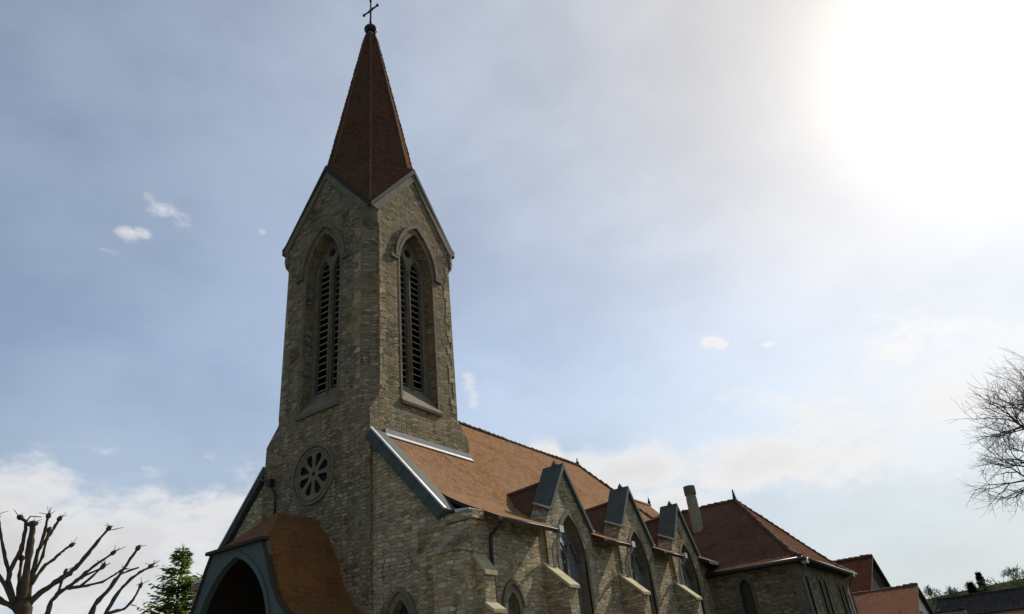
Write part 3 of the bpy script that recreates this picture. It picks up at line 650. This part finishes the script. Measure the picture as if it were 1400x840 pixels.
# buttresses
def buttress(y0, y1, steps, mat='rubble'):
    """steps: list of (z bottom of cap, z top of cap, reach below, reach above)"""
    mb = MB(); caps = []
    z = 0.0
    for zb, zt_, rb, ra in steps:
        mb.box(XW-.1, XW+rb, y0, y1, z, zb, mat); caps.append((zb, zt_, rb, ra)); z = zb+.001
    b = mb.build('buttress', church)
    for zb, zt_, rb, ra in caps:
        mb = MB(); e = .045; xi, xo = XW+ra-.02, XW+rb
        mb.hexa([(xi, y0+.004, zb-.02), (xo-.004, y0+.004, zb-.02), (xo-.004, y1-.004, zb-.02), (xi, y1-.004, zb-.02), (xi, y0+.004, zt_), (xo-.004, y0+.004, zb+.01), (xo-.004, y1-.004, zb+.01), (xi, y1-.004, zt_)], mat)
        mb.hexa([(xi, y0-e, zt_-.01), (xo+.08, y0-e, zb-.05), (xo+.08, y1+e, zb-.05), (xi, y1+e, zt_-.01), (xi, y0-e, zt_+.09), (xo+.08, y0-e, zb+.045), (xo+.08, y1+e, zb+.045), (xi, y1+e, zt_+.09)], 'dressed_pale'); mb.build('weathering', b)
        
    return b
buttress(-2.40, -1.95, [(3.42, 3.58, .46, .28), (4.36, 4.82, .28, 0)])
for c in DY: buttress(c-1.68, c-1.17, [(4.12, 4.82, .75, 0)])
mb = MB(); mb.box(5.25, 6.15, -2.95, FY, 0, 4.95, 'rubble'); bt = mb.build('buttress', church)
mb = MB(); mb.hexa([(5.2, -3.02, 4.95), (6.2, -3.02, 4.95), (6.2, FY, 4.95), (5.2, FY, 4.95), (5.25, -2.95, 5.03), (6.15, -2.95, 5.03), (6.0, FY, 5.5), (5.4, FY, 5.5)], 'rubble'); mb.build('weathering', bt)

# long and short corner stones
rq = random.Random(4)
mb = MB(); z = .02
while z < 5.5:
    h = rq.uniform(.22, .36); l1, l2 = (rq.uniform(.38, .6), rq.uniform(.2, .3)); l1, l2 = (l1, l2) if rq.random() < .5 else (l2, l1)
    mb.box(XW-l1, XW+.018, FY-.018, FY+.10, z, z+h-.012, 'dressed_quoin'); z += h
mb.build('corner_quoins', facade)
for k, (o, u) in enumerate(dirs):
    if k not in (0, 1): continue
    fr = frame(o, u)
    for s in (-1, 1):
        mb = MB(); z = 10.9
        while z < 17.3:
            h = rq.uniform(.2, .34); l = rq.uniform(.12, .42); a, b = sorted((s*(T-CH), s*(T-CH-l)))
            mb.hexa([fr(a, z, .05), fr(b, z, .05), fr(b, z, -.014), fr(a, z, -.014), fr(a, z+h+.002, .05), fr(b, z+h+.002, .05), fr(b, z+h+.002, -.014), fr(a, z+h+.002, -.014)], 'dressed_quoin'); z += h
        mb.build('corner_quoins', tower)

# --- porch with its bell shaped roof
pc = -.12
hp = [(0, 7.10), (.28, 6.93), (.55, 6.70), (.86, 6.38), (1.12, 5.97), (1.36, 5.52), (1.54, 5.08), (1.72, 4.66), (1.98, 4.26), (2.3, 3.97), (2.62, 3.82)]
PY, ZH = -5.05, 5.95
def pyf(z): return PY if z <= ZH else PY+(z-ZH)/(7.10-ZH)*1.27
mb = MB()
full = [(-x, z) for x, z in hp[:0:-1]]+hp
for off, mat, sg in ((0, 'rust_shingle', 1), (-.09, 'dark_wood', -1)):
    for (xa, za), (xb_, zb_) in zip(full, full[1:]):
        ny = 5
        for k in range(ny):
            q = []
            for (x, z), ks in (((xa, za), (k, k+1)), ((xb_, zb_), (k+1, k))):
                for kk in ks:
                    y = pyf(z)+(FY-pyf(z))*kk/ny; q.append((pc+x*(1+off*.5), y+(-.0 if off == 0 else .06*(kk == 0)), z+off))
            mb.poly(q[::-sg], mat, True)
    hips = [(x, z) for x, z in hp if z > ZH]+[(1.13, ZH)]
    for (xa, za), (xb_, zb_) in zip(hips, hips[1:]):
        q = [(pc-xb_, pyf(zb_)-.004, zb_+off), (pc+xb_, pyf(zb_)-.004, zb_+off), (pc+xa, pyf(za)-.004, za+off), (pc-xa, pyf(za)-.004, za+off)]
        if xa == 0: q = q[:3]
        mb.poly(q[::sg], mat)
for s in (-1, 1):  # eave edge
    q = [(pc+s*2.62, PY, 3.82), (pc+s*2.62, FY, 3.82), (pc+s*2.5, FY, 3.73), (pc+s*2.5, PY, 3.73)]; mb.poly(q, 'dark_wood')
porch = mb.build('porch_roof', church)
mb = MB(); frp = frame((pc, PY-.03, 0), (1, 0, 0))
half = [(1.14, ZH+.0), (1.36, 5.52), (1.54, 5.08), (1.72, 4.66), (1.98, 4.26), (2.3, 3.97), (2.62, 3.82)]
opn = arch(1.55, .005, 3.55, 5.68, 0, 14)[2:]
outl = [(-x, z) for x, z in half[::-1]]    # left edge going up... built as a closed ring around the arch
ring = [(x, z) for x, z in half[::-1]]+outl[::-1]
ring = [(2.62, 3.80)]+[(x, z) for x, z in half[::-1]][1:]+[(-x, z) for x, z in half]+[(-2.2, 3.80), (-2.2, 0), (-1.55, 0)]+[(x, z) for x, z in opn[::-1]]+[(1.55, 0), (2.2, 0), (2.2, 3.80)]
wall(mb, frp, ring, [], 'teal_wood', thick=.16)
pf = mb.build('porch_front', porch)
mb = MB(); strip(mb, frp, arch_top(1.56, 3.55, 5.69, 0, 14), arch_top(1.68, 3.55, 5.86, 0, 14), .035, 'teal_wood', .02); mb.build('arch_trim', pf)
mb = MB(); mb.hexa([frp(*q) for q in ((-1.3, ZH-.02, .1), (1.3, ZH-.02, .1), (1.3, ZH-.02, -.14), (-1.3, ZH-.02, -.14), (-1.28, ZH+.07, .1), (1.28, ZH+.07, .1), (1.28, ZH+.07, -.14), (-1.28, ZH+.07, -.14))], 'dark_wood'); mb.build('fascia', pf)
for s in (-1, 1):
    mb = MB(); xa, xb_ = sorted((pc+s*2.1, pc+s*2.2)); mb.box(xa, xb_, PY+.13, FY-.005, 0, 4.02, 'dark_wood'); mb.build('side_light_block', porch)  # unseen side panels, added to keep the porch interior dark
    mb = MB(); pts = [(pc+s*x, z) for x, z in half]
    mb.tube([(x, PY-.05, z) for x, z in pts], .05, 'dark_wood', 6); mb.build('verge_board', porch)
mb = MB(); mb.poly([frame((pc, FY-.03, 0), (1, 0, 0))(a, z) for a, z in arch(1.1, 0, 2.3, 3.6)], 'dark_wood'); mb.build('church_door', facade)

# --- lower chancel roof beyond the nave
mb = MB(); zc_, ze_, hw = 11.1, 6.6, 3.6; y0, y1 = 15.9, 24.6
mb.poly([(0, y0, zc_), (hw, y0, ze_), (hw, y1+2.3, ze_), (0, y1, zc_)], 'roof_tile'); mb.poly([(0, y0, zc_), (0, y1, zc_), (-hw, y1+2.3, ze_), (-hw, y0, ze_)], 'roof_tile'); mb.poly([(0, y1, zc_), (hw, y1+2.3, ze_), (-hw, y1+2.3, ze_)], 'roof_tile')
ch_roof = mb.build('chancel_roof', church)
mb = MB(); mb.lathe((0, y1, zc_), [(.12, 0), (.08, .15), (.1, .22), (.04, .4), (0, .62)], 'dark_metal', 8); mb.build('finial', ch_roof)
mb = MB(); mb.tube([(0, 17, zc_+.02), (0, y1, zc_+.02)], .09, 'ridge_tile', 7); mb.build('ridge_tile', ch_roof)
mb = MB(); mb.box(-3.2, 3.2, 18.5, 26.4, 0, 6.75, 'rubble'); mb.build('chancel_wall', church)

# --- side annex with hipped roof
AX0, AX1, AY0, AY1 = 6.22, 10.08, 14.92, 24.9
OX, OY0, OY1, ZE, ZR, RX, RYc = 10.48, 14.5, 25.35, 5.36, 9.28, 6.78, 19.9
fa = frame((0, AY0, 0), (1, 0, 0)); fb = frame((AX1, 0, 0), (0, 1, 0))
mb = MB(); darkwin = arch(.27, 2.4, 4.55, 4.92, 7.72)
wall(mb, fa, [(AX0-.1, 0), (AX1, 0), (AX1, ZE+.15), (AX0-.1, ZE+.15)], [(darkwin, .25)], 'rubble_annex', 'dressed_dark')
wins = [(c, arch(.26, 3.1, 4.5, 4.78, c)) for c in (16.0, 18.3, 19.3, 22.2, 23.2)]
wall(mb, fb, [(AY0, 0), (AY1, 0), (AY1, ZE+.15), (AY0, ZE+.15)], [(h, .22) for _, h in wins], 'rubble_annex', 'dressed')
mb.poly([(AX1, AY1, 0), (-4, AY1, 0), (-4, AY1, ZE+.15), (AX1, AY1, ZE+.15)], 'rubble_annex')
annex = mb.build('annex_wall', church)
lancet(fa, 7.72, .27, 2.4, 4.55, 4.92, annex, 'dressed_dark', hood=False, pane='dark_glass')
for c, _ in wins: lancet(fb, c, .26, 3.1, 4.5, 4.78, annex, 'dressed', hood=False, dep=.2, pane='dark_glass')
mb = MB()   # corner quoins
for k in range(16):
    l1, l2 = (.5, .28) if k % 2 else (.28, .5); z = .33*k
    mb.box(AX1-l1, AX1+.03, AY0-.03, AY0+l2, z+.01, z+.32, 'dressed')
mb.build('corner_quoins', annex)
mb = MB(); e = .14
A, Bc, D_, Rg, Lf, Lb, Rl = (4.0, OY0, ZE), (OX, OY0, ZE), (OX, OY1, ZE), (RX, RYc, ZR), (4.0, OY0, ZE), (0, OY1, ZE), (0.5, RYc, ZR)
def bell(P, Q, steps=((0, 0), (.16, .105), (.3, .25), (1, 1))): return [tuple(P[i]+(Q[i]-P[i])*(h if i < 2 else v) for i in range(3)) for h, v in steps]
c1, c2 = bell(Bc, Rg), bell(D_, Rg); a1 = bell((AX0-.5, OY0, ZE), (AX0-.5, RYc, ZR)); d1 = bell((0, OY1, ZE), (0, RYc, ZR))
a1[-1] = (.5, RYc, ZR)
for k in range(3):
    mb.poly([a1[k], c1[k], c1[k+1], a1[k+1]], 'annex_tile')
    q = [c1[k], c2[k], c2[k+1], c1[k+1]]; mb.poly(q[:3] if k == 2 else q, 'annex_tile')
    mb.poly([c2[k], d1[k], d1[k+1], c2[k+1]], 'annex_tile')
for q in ([a1[0], c1[0]], [c1[0], c2[0]], [c2[0], d1[0]]):
    mb.poly([(*p[:2], p[2]-e) for p in q]+[q[1], q[0]], 'dark_wood')
mb.poly([(*p[:2], p[2]-e) for p in (d1[0], c2[0], c1[0], a1[0])], 'dark_wood')
aroof = mb.build('annex_roof', church)
for P in (c1, c2):
    mb = MB(); ridge_run(mb, [(p[0], p[1], p[2]+.02) for p in P], .085, 'ridge_tile', .34, 7); mb.build('hip_tile', aroof)
mb = MB(); ridge_run(mb, [(.5, RYc, ZR+.02), (RX, RYc, ZR+.02)], .10, 'ridge_tile', .36, 7); mb.build('ridge_tile', aroof)
mb = MB(); mb.lathe((RX, RYc, ZR), [(.15, 0), (.1, .12), (.07, .3), (.03, .58), (0, .6)], 'dark_metal', 8); mb.build('finial', aroof)
for p, q in (((AX0+.1, OY0-.07, ZE-.06), (OX+.07, OY0-.07, ZE-.06)), ((OX+.07, OY0-.07, ZE-.06), (OX+.07, OY1, ZE-.06))):
    mb = MB(); mb.tube([p, q], .085, 'gutter_metal', 8); mb.build('gutter', aroof)
for y in (AY0+.15, AY1-.3):
    mb = MB(); mb.tube([(OX+.05, y-.3, ZE-.1), (OX-.02, y-.2, ZE-.3), (AX1+.14, y, ZE-.62), (AX1+.09, y, ZE-.8), (AX1+.09, y, 0)], .05, 'lead', 8); mb.box(OX-.08, OX+.16, y-.42, y-.2, ZE-.24, ZE-.06, 'zinc'); mb.build('downpipe', annex)
# chimney
mb = MB(); cx, cy = 5.06, 18.2
mb.lathe((cx, cy, 0), [(.29, 7.4), (.285, 9.5), (.26, 9.65), (.26, 9.7)], 'chimney_stone', 10); chim = mb.build('chimney', aroof)
mb = MB(); mb.lathe((cx, cy, 0), [(.0, 9.7), (.31, 9.7), (.32, 9.85), (.31, 10.15), (.25, 10.17), (.23, 9.95), (0, 9.95)], 'dressed_dark', 10); o = mb.build('chimney_pot', aroof)

# ------------------------------------------------------------------ houses beyond
def gable_house(name, label, x0, x1, y0, y1, ze, zr, roofm, wallm, axis='x', win=(), group='village houses'):
    """ridge along x, gable ends at x0 and x1"""
    t = thing(name, label, 'house' if name == 'house' else 'outbuilding', ((x0+x1)/2, (y0+y1)/2, 0), group); ym = (y0+y1)/2; c = Vector(t.location)
    L = lambda p: tuple(Vector(p)-c)
    mb = MB(); fr = frame((x1, 0, 0), (0, 1, 0)); 
    fr0 = lambda a, z, d=0.0: L(fr(a, z, d))
    wall(mb, fr0, [(y0+.3, 0), (y1-.3, 0), (y1-.3, ze), (ym, zr-.25), (y0+.3, ze)], [(h, .12) for h in win], wallm)
    mb.poly([L(p) for p in ((x0, y0+.3, 0), (x1, y0+.3, 0), (x1, y0+.3, ze), (x0, y0+.3, ze))], wallm); mb.poly([L(p) for p in ((x1, y1-.3, 0), (x0, y1-.3, 0), (x0, y1-.3, ze), (x1, y1-.3, ze))], wallm)
    mb.poly([L(p) for p in ((x0, y1-.3, 0), (x0, y0+.3, 0), (x0, y0+.3, ze), (x0, ym, zr-.25), (x0, y1-.3, ze))], wallm); w_ = mb.build('house_wall', t)
    for h in win:
        mb = MB(); mb.poly([fr0(a, z, .11) for a, z in h], 'leaded_glass'); wi = mb.build('window', w_)
        a0, a1_, z0, z1 = min(p[0] for p in h), max(p[0] for p in h), min(p[1] for p in h), max(p[1] for p in h)
    mb = MB(); o = .3; th = .14
    for s, ye in ((1, y0), (-1, y1)):
        ev = ze-.18
        q = [(x0-o, ye, ev), (x1+o, ye, ev), (x1+o, ym, zr), (x0-o, ym, zr)]; lo = [(p[0], p[1], p[2]-th) for p in q]
        mb.poly([L(p) for p in q[::s]], roofm); mb.poly([L(p) for p in lo[::-s]], 'dark_wood')
        for k in range(4):
            if k == 2: continue
            a, b = q[k], q[(k+1) % 4]; a2, b2 = lo[k], lo[(k+1) % 4]; mb.poly([L(p) for p in ((a2, b2, b, a) if s > 0 else (a, b, b2, a2))], 'dark_wood')
    r_ = mb.build('roof', t); mb = MB(); ridge_run(mb, [L((x0-o, ym, zr+.02)), L((x0*.5+x1*.5, ym, zr-.03)), L((x1+o, ym, zr+.02))], .12, 'ridge_tile' if roofm != 'slate_tile' else 'slate_tile', .4, 7); mb.build('ridge_tile', r_)
    return t, r_, w_
gable_house('house', 'steep dark red roofed house with brown gable behind the church annex', -1.5, 8.8, 36.8, 50.2, 4.9, 7.98, 'house_tile', 'brown_render')
gable_house('house', 'low house with lighter red roof and cream gable before the dark red one', 6.6, 11.75, 31.5, 42.5, 3.1, 5.12, 'house_tile_pale', 'cream_render', win=([(35.6, 2.2), (37.6, 2.2), (37.6, 3.55), (35.6, 3.55)],))
gable_house('house', 'long peach walled house with a dark slate roof below the wooded hill', 11.2, 31.0, 56.8, 61.2, 3.75, 5.08, 'slate_tile', 'peach_render')
gable_house('outbuilding', 'small white walled outbuilding right of the cream gable', 11.0, 13.1, 47.0, 51.0, 3.35, 3.75, 'slate_tile', 'white_render')

# ------------------------------------------------------------------ trees
def limb_tree(name, label, limbs, base, group, jit):
    t = thing(name, label, 'tree', base, group); c = Vector(base); rnd = random.Random(jit)
    hd = Vector((-.9076, .4197, 0)); first = True
    for pts, r0, r1 in limbs:
        r0, r1 = r0*.74, r1*.78
        mb = MB(); P = [Vector(p) for p in pts]; n = len(P)
        # refine with a little crookedness
        Q = []; rr = []
        dep = rnd.uniform(-.5, .5) if not first else 0
        L_ = sum((P[i+1]-P[i]).length for i in range(n-1)); acc = 0
        for i in range(n-1):
            for k in range(4):
                f = k/4; p = P[i].lerp(P[i+1], f); g = (acc+(P[i+1]-P[i]).length*f)/L_
                sc = r0*.35 if i+k else 0
                Q.append(p+hd*dep*g*(.0 if r0 < .02 else 1)*.35+Vector((rnd.uniform(-1, 1), rnd.uniform(-1, 1), rnd.uniform(-1, 1)))*sc*.4); rr.append((r0+(r1-r0)*g)*rnd.uniform(.8, 1.25))
            acc += (P[i+1]-P[i]).length
        Q.append(P[-1]+hd*dep*(.0 if r0 < .02 else 1)*.35); rr.append(r1)
        if r1 > .014 and not first:      # knuckled pollard head
            d = (Q[-1]-Q[-2]).normalized(); Q += [Q[-1]+d*.03, Q[-1]+d*.08, Q[-1]+d*.11]; rr[-1] = r1; rr += [r1*2.0, r1*1.8, r1*.6]
        mb.tube([q-c for q in Q], rr, 'bark', 8)
        if not first and r1 > .014:
            for _ in range(5):
                d = Vector((rnd.uniform(-.6, 1), rnd.uniform(-.6, 1), rnd.uniform(-.1, .8))).normalized(); L2 = rnd.uniform(.05, .2)
                mb.tube([Q[-2]-c, Q[-2]-c+d*L2], [.008, .004], 'bark', 4)
        mb.build('trunk' if first else 'branch', t); first = False
TA = [([(2.98, -11.36, 0), (2.93, -11.4, 1.5), (2.88, -11.43, 2.8), (2.87, -11.43, 3.57), (2.84, -11.49, 3.87)], .26, .17),
 ([(2.84, -11.48, 3.8), (2.83, -11.52, 4.37), (2.81, -11.55, 4.85), (2.8, -11.58, 5.2)], .105, .062),
 ([(2.81, -11.56, 3.8), (2.72, -11.74, 4.25), (2.72, -11.75, 4.46), (2.75, -11.67, 4.73), (2.76, -11.66, 4.99), (2.75, -11.69, 5.3), (2.72, -11.75, 5.34)], .072, .033),
 ([(2.71, -11.76, 4.4), (2.66, -11.89, 4.73), (2.61, -11.99, 5.02), (2.57, -12.08, 5.32)], .047, .027),
 ([(2.8, -11.58, 3.8), (2.72, -11.76, 4.16), (2.63, -11.94, 4.41), (2.55, -12.1, 4.63)], .059, .033),
 ([(2.81, -11.55, 3.9), (2.78, -11.61, 4.37), (2.77, -11.63, 4.62)], .046, .033),
 ([(2.87, -11.42, 3.85), (2.87, -11.43, 4.4), (2.87, -11.43, 4.8), (2.91, -11.34, 5.01), (2.93, -11.28, 5.17), (2.96, -11.23, 5.35)], .066, .03),
 ([(2.88, -11.41, 4.82), (2.88, -11.39, 5.13), (2.88, -11.39, 5.38)], .041, .031),
 ([(2.88, -11.4, 4.42), (2.91, -11.34, 4.67), (2.91, -11.33, 5.08)], .041, .027),
 ([(2.87, -11.41, 4.2), (2.94, -11.28, 4.54), (2.99, -11.17, 4.65), (3.03, -11.09, 4.78), (3.07, -10.99, 4.89)], .047, .027),
 ([(2.86, -11.44, 3.78), (2.94, -11.26, 4.04), (3.03, -11.08, 4.21), (3.11, -10.9, 4.37), (3.17, -10.77, 4.56), (3.25, -10.6, 4.89), (3.32, -10.46, 5.16)], .079, .03),
 ([(2.75, -11.69, 5.3), (2.76, -11.65, 5.41), (2.84, -11.48, 5.4)], .017, .01),
 ([(3.32, -10.46, 5.16), (3.37, -10.34, 5.19), (3.43, -10.21, 5.23)], .013, .007),
 ([(2.8, -11.58, 3.8), (2.65, -11.9, 4.01), (2.5, -12.23, 4.2), (2.37, -12.5, 4.57)], .066, .033)]
TB = [([(4.12, -11.1, 0), (4.1, -11.15, 1.79), (4.07, -11.2, 2.52), (4.06, -11.24, 2.96)], .2, .129),
 ([(4.06, -11.23, 2.91), (3.93, -11.51, 3.43), (3.94, -11.48, 3.73), (3.98, -11.4, 3.88), (4.04, -11.27, 3.97), (4.1, -11.13, 4.14), (4.18, -10.98, 4.31), (4.26, -10.79, 4.48)], .068, .025),
 ([(4.03, -11.29, 3.95), (4.15, -11.03, 4.0), (4.24, -10.83, 4.06), (4.31, -10.69, 4.17), (4.34, -10.62, 4.23)], .038, .019),
 ([(4.1, -11.15, 4.1), (4.13, -11.08, 4.17), (4.21, -10.92, 4.26)], .026, .019),
 ([(4.1, -11.13, 3.98), (4.16, -11.01, 4.11), (4.22, -10.9, 4.26)], .032, .023),
 ([(3.97, -11.42, 3.85), (3.98, -11.4, 4.04), (3.99, -11.38, 4.18)], .032, .022),
 ([(4.06, -11.24, 2.9), (4.14, -11.05, 3.2), (4.2, -10.94, 3.4), (4.22, -10.88, 3.66), (4.3, -10.71, 3.94), (4.36, -10.59, 4.18), (4.39, -10.51, 4.37), (4.43, -10.42, 4.56)], .074, .028),
 ([(4.09, -11.17, 2.85), (4.23, -10.85, 3.19), (4.29, -10.74, 3.44), (4.34, -10.63, 3.75), (4.37, -10.55, 3.92), (4.44, -10.42, 4.11), (4.5, -10.27, 4.24), (4.54, -10.19, 4.29)], .062, .025),
 ([(4.54, -10.19, 4.29), (4.58, -10.11, 4.29), (4.61, -10.04, 4.32)], .014, .007),
 ([(4.36, -10.58, 4.18), (4.42, -10.46, 4.24), (4.47, -10.33, 4.29)], .027, .017),
 ([(4.28, -10.76, 3.42), (4.33, -10.65, 3.53), (4.42, -10.45, 3.59), (4.47, -10.34, 3.74), (4.5, -10.28, 3.93)], .038, .022)]
limb_tree('pollarded_tree', 'pollarded bare tree with thick knuckled upright limbs at the left edge', TA, (2.98, -11.36, 0), 'pollarded trees', 3)
limb_tree('pollarded_tree', 'pollarded bare tree with slim limbs leaning right, between its thick neighbour and the spruce', TB, (4.12, -11.1, 0), 'pollarded trees', 5)

def conifer(name, label, base, h, r, mat, seed, group=None, n=900, leaf=.34, gap=.18, droop=.25, dens=7):
    rnd = random.Random(seed); t = thing(name, label, 'tree', base, group)
    mb = MB(); mb.tube([(0, 0, 0), (0, 0, h*.5), (0, 0, h*.97)], [h*.018, h*.011, h*.002], 'bark', 7); mb.build('trunk', t)
    mb = MB(); z = h*.12; whorls = []
    while z < h*.985:
        f = 1-z/h; nb = dens if f > .2 else 5
        for k in range(nb):
            a = rnd.uniform(0, 2*math.pi); L = r*(f**.8)*rnd.uniform(.55, 1.12)+.12
            if rnd.random() < gap: continue
            dirv = Vector((math.cos(a), math.sin(a), 0)); up = rnd.uniform(-.05, .3) - droop*f
            m = max(4, int(L/(leaf*.33)))
            for i in range(m):
                q = (i+.6)/m; p = dirv*L*q+Vector((0, 0, z+L*q*up+L*.22*q*q))
                for s in (-1, 1, 0):
                    side = dirv.cross(Vector((0, 0, 1)))*s; d = (dirv*.75+side*.8+Vector((0, 0, rnd.uniform(-.55, .25)))).normalized()
                    ln = leaf*(1.15-.5*q)*rnd.uniform(.6, 1.2); wv = d.cross(Vector((rnd.uniform(-1, 1), rnd.uniform(-1, 1), 1))).normalized()*ln*.17
                    mb.poly([p-wv*.5, p+d*ln*.55-wv, p+d*ln, p+d*ln*.55+wv], mat)
        z += h*(.018+.022*f)*rnd.uniform(.8, 1.3)
    for i in range(14): 
        d = Vector((rnd.uniform(-.4, .4), rnd.uniform(-.4, .4), 1)).normalized(); p = Vector((0, 0, h*(.93+.05*rnd.random()))); wv = d.cross(Vector((1, .3, 0))).normalized()*.05; mb.poly([p-wv, p+wv, p+d*leaf*1.1], mat)
    mb.build('crown', t); return t
conifer('spruce', 'bright green spruce with a ragged top left of the porch', (-20.6, 5.8, 0), 10.6, 4.6, 'spruce_leaf', 11, None, leaf=.5, gap=.08, droop=.12, dens=11)
conifer('spruce', 'shorter bright green spruce crown pressed against the taller one by the porch', (-19.2, 8.1, 0), 10.2, 2.6, 'spruce_leaf', 23, None, leaf=.45, gap=.08, droop=.05, dens=11)

def bare_tree(name, label, base, h, seed, depth=6, r0=None, group=None, spread=.62, mat='twig_bark', lean=(0, 0, 0), crown_from=.3, minr=.006, nl=5, L0=.22, wig=.15):
    rnd = random.Random(seed); t = thing(name, label, 'tree', base, group); r0 = r0 or h*.022
    tb = MB(); zt_ = h*crown_from; tb.tube([(0, 0, -.1), (.02*h*.2, 0, zt_*.5), Vector(lean)*.3+Vector((0, 0, zt_*1.08))], [r0*1.25, r0, r0*.8], mat, 9); tb.build('trunk', t)
    mb = MB()
    def grow(p, d, L, r, k):
        n = 3; pts = [p]; rr = [r]; q = p.copy(); dd = d.copy()
        for i in range(n):
            dd = (dd+Vector((rnd.gauss(0, wig), rnd.gauss(0, wig), rnd.gauss(.03, wig*.8)))).normalized(); q = q+dd*L/n; pts.append(q.copy()); rr.append(max(minr, r*(1-.38*(i+1)/n)))
        mb.tube(pts, rr, mat, 6 if k > 4 else (4 if k > 2 else 3), False)
        if k == 0: return
        for i in range(2 if k > 4 else 3 if k > 1 else 2):
            f = rnd.uniform(.35, 1); j = min(n-1, int(f*n)); s = pts[j].lerp(pts[j+1], f*n-j) if i else pts[-1]
            ax = dd.cross(Vector((rnd.uniform(-1, 1), rnd.uniform(-1, 1), rnd.uniform(-1, 1)))).normalized(); an = rnd.uniform(.3, 1.0)*spread*1.5 if i else rnd.uniform(.05, .35)
            nd = (Matrix.Rotation(an, 3, ax) @ dd).normalized()
            grow(s, nd, L*rnd.uniform(.62, .86)*(1 if nl < 6 else 1.12), max(minr, r*.62 if i else r*.6), k-1)
    st = Vector(lean)*.3+Vector((0, 0, zt_)); 
    for i in range(nl):
        a = 2*math.pi*i*(1 if nl < 6 else 2.618)/5+rnd.uniform(-.4, .4); e_ = rnd.uniform(.5, 1.1) if nl < 6 else rnd.uniform(-.25, 1.1); d = Vector((math.cos(a)*math.cos(e_), math.sin(a)*math.cos(e_), math.sin(e_)))
        grow(st+Vector((0, 0, h*.03*i if nl < 6 else h*.012*i)), d, h*L0, r0*.6, depth)
    grow(st, Vector((0, 0, 1)), h*L0*1.1, r0*.75, depth); mb.build('crown', t); return t
bare_tree('bare_tree', 'leafless tree with a fine twiggy round crown against the glare at the right edge', (20.4, 11.2, 0), 10.6, 5, depth=6, spread=.8, crown_from=.55, minr=.0026, nl=15, L0=.082, r0=.14, wig=.15)
# wooded hillside, far off at the right
far = [(-8.2, 200, 6.8, 'bare', 1), (3.2, 190, 4.4, 'bare', 2), (-3, 205, 5.2, 'bare', 3), (16.5, 205, 5.4, 'bare', 4), (6.2, 205, 3.8, 'bare', 6), (20.5, 190, 5.2, 'bare', 8)]
flab = ['grey leafless hill tree just right of the dark red roof', 'grey leafless hill tree between the cream gable and the dark conifers', 'small leafless hill tree just above the cream gable roof', 'leafless hill tree at the far right, above the bright green slope', 'thin leafless hill tree immediately left of the small dark conifer', 'leafless hill tree cut by the right edge of the picture']
for (x, y, h, k, sd), lb in zip(far, flab): bare_tree('bare_tree', lb, (x, y, ground_h(x, y)-.1), h, sd+40, depth=4, group='leafless trees on the hill', minr=.035, r0=.14, crown_from=.18)
conifer('conifer', 'tall dark pointed conifer on the hill skyline', (9.3, 200, ground_h(9.3, 200)-.2), 5.2, 1.5, 'dark_leaf', 5, 'dark conifers on the hill', leaf=.7, gap=.05)
conifer('conifer', 'shorter dark conifer left of the pointed one on the hill', (6.9, 198, ground_h(6.9, 198)-.2), 3.4, 1.5, 'dark_leaf', 6, 'dark conifers on the hill', leaf=.7, gap=.05)
def shrub(name, label, base, rx, h, mat, seed, n=500, leaf=.45, group=None):
    rnd = random.Random(seed); t = thing(name, label, 'shrub', base, group); mb = MB(); blobs = [(Vector((rnd.uniform(-.6, .6)*rx, rnd.uniform(-.5, .5)*rx, h*rnd.uniform(.35, .72))), rx*rnd.uniform(.35, .6)) for _ in range(6)]
    for c, _ in blobs: mb.tube([(0, 0, 0), c], [.08, .03], 'bark', 5)
    mb.build('stem', t); mb = MB()
    for _ in range(n):
        c, r = rnd.choice(blobs); d = Vector((rnd.gauss(0, 1), rnd.gauss(0, 1), rnd.gauss(0, 1))).normalized(); p = c+d*r*rnd.uniform(.6, 1.1); p.z = max(.05, p.z*1.0)
        a = Vector((rnd.gauss(0, 1), rnd.gauss(0, 1), rnd.gauss(0, 1))).normalized(); b = a.cross(d).normalized(); l = leaf*rnd.uniform(.5, 1.2); mb.poly([p-a*l*.5, p+b*l*.3, p+a*l*.5, p-b*l*.3], mat)
    mb.build('crown', t)
for k, (x, y, rx, h, m, lb) in enumerate([(-1.0, 180, 3.4, 4.4, 'haze_leaf', 'grey green bushy crown behind the cream gable'), (12.5, 182, 4.2, 4.2, 'shrub_leaf', 'yellow green bush on the hill right of the pointed conifer'), (17.5, 180, 4.4, 4.6, 'shrub_leaf', 'yellow green bush on the hill at the right edge'), (3.6, 182, 3.6, 3.4, 'haze_leaf', 'olive bush on the hill left of the dark conifers')]):
    shrub('bush', lb, (x, y, ground_h(x, y)-.2), rx, h, m, k+70, group='bushes on the hill')
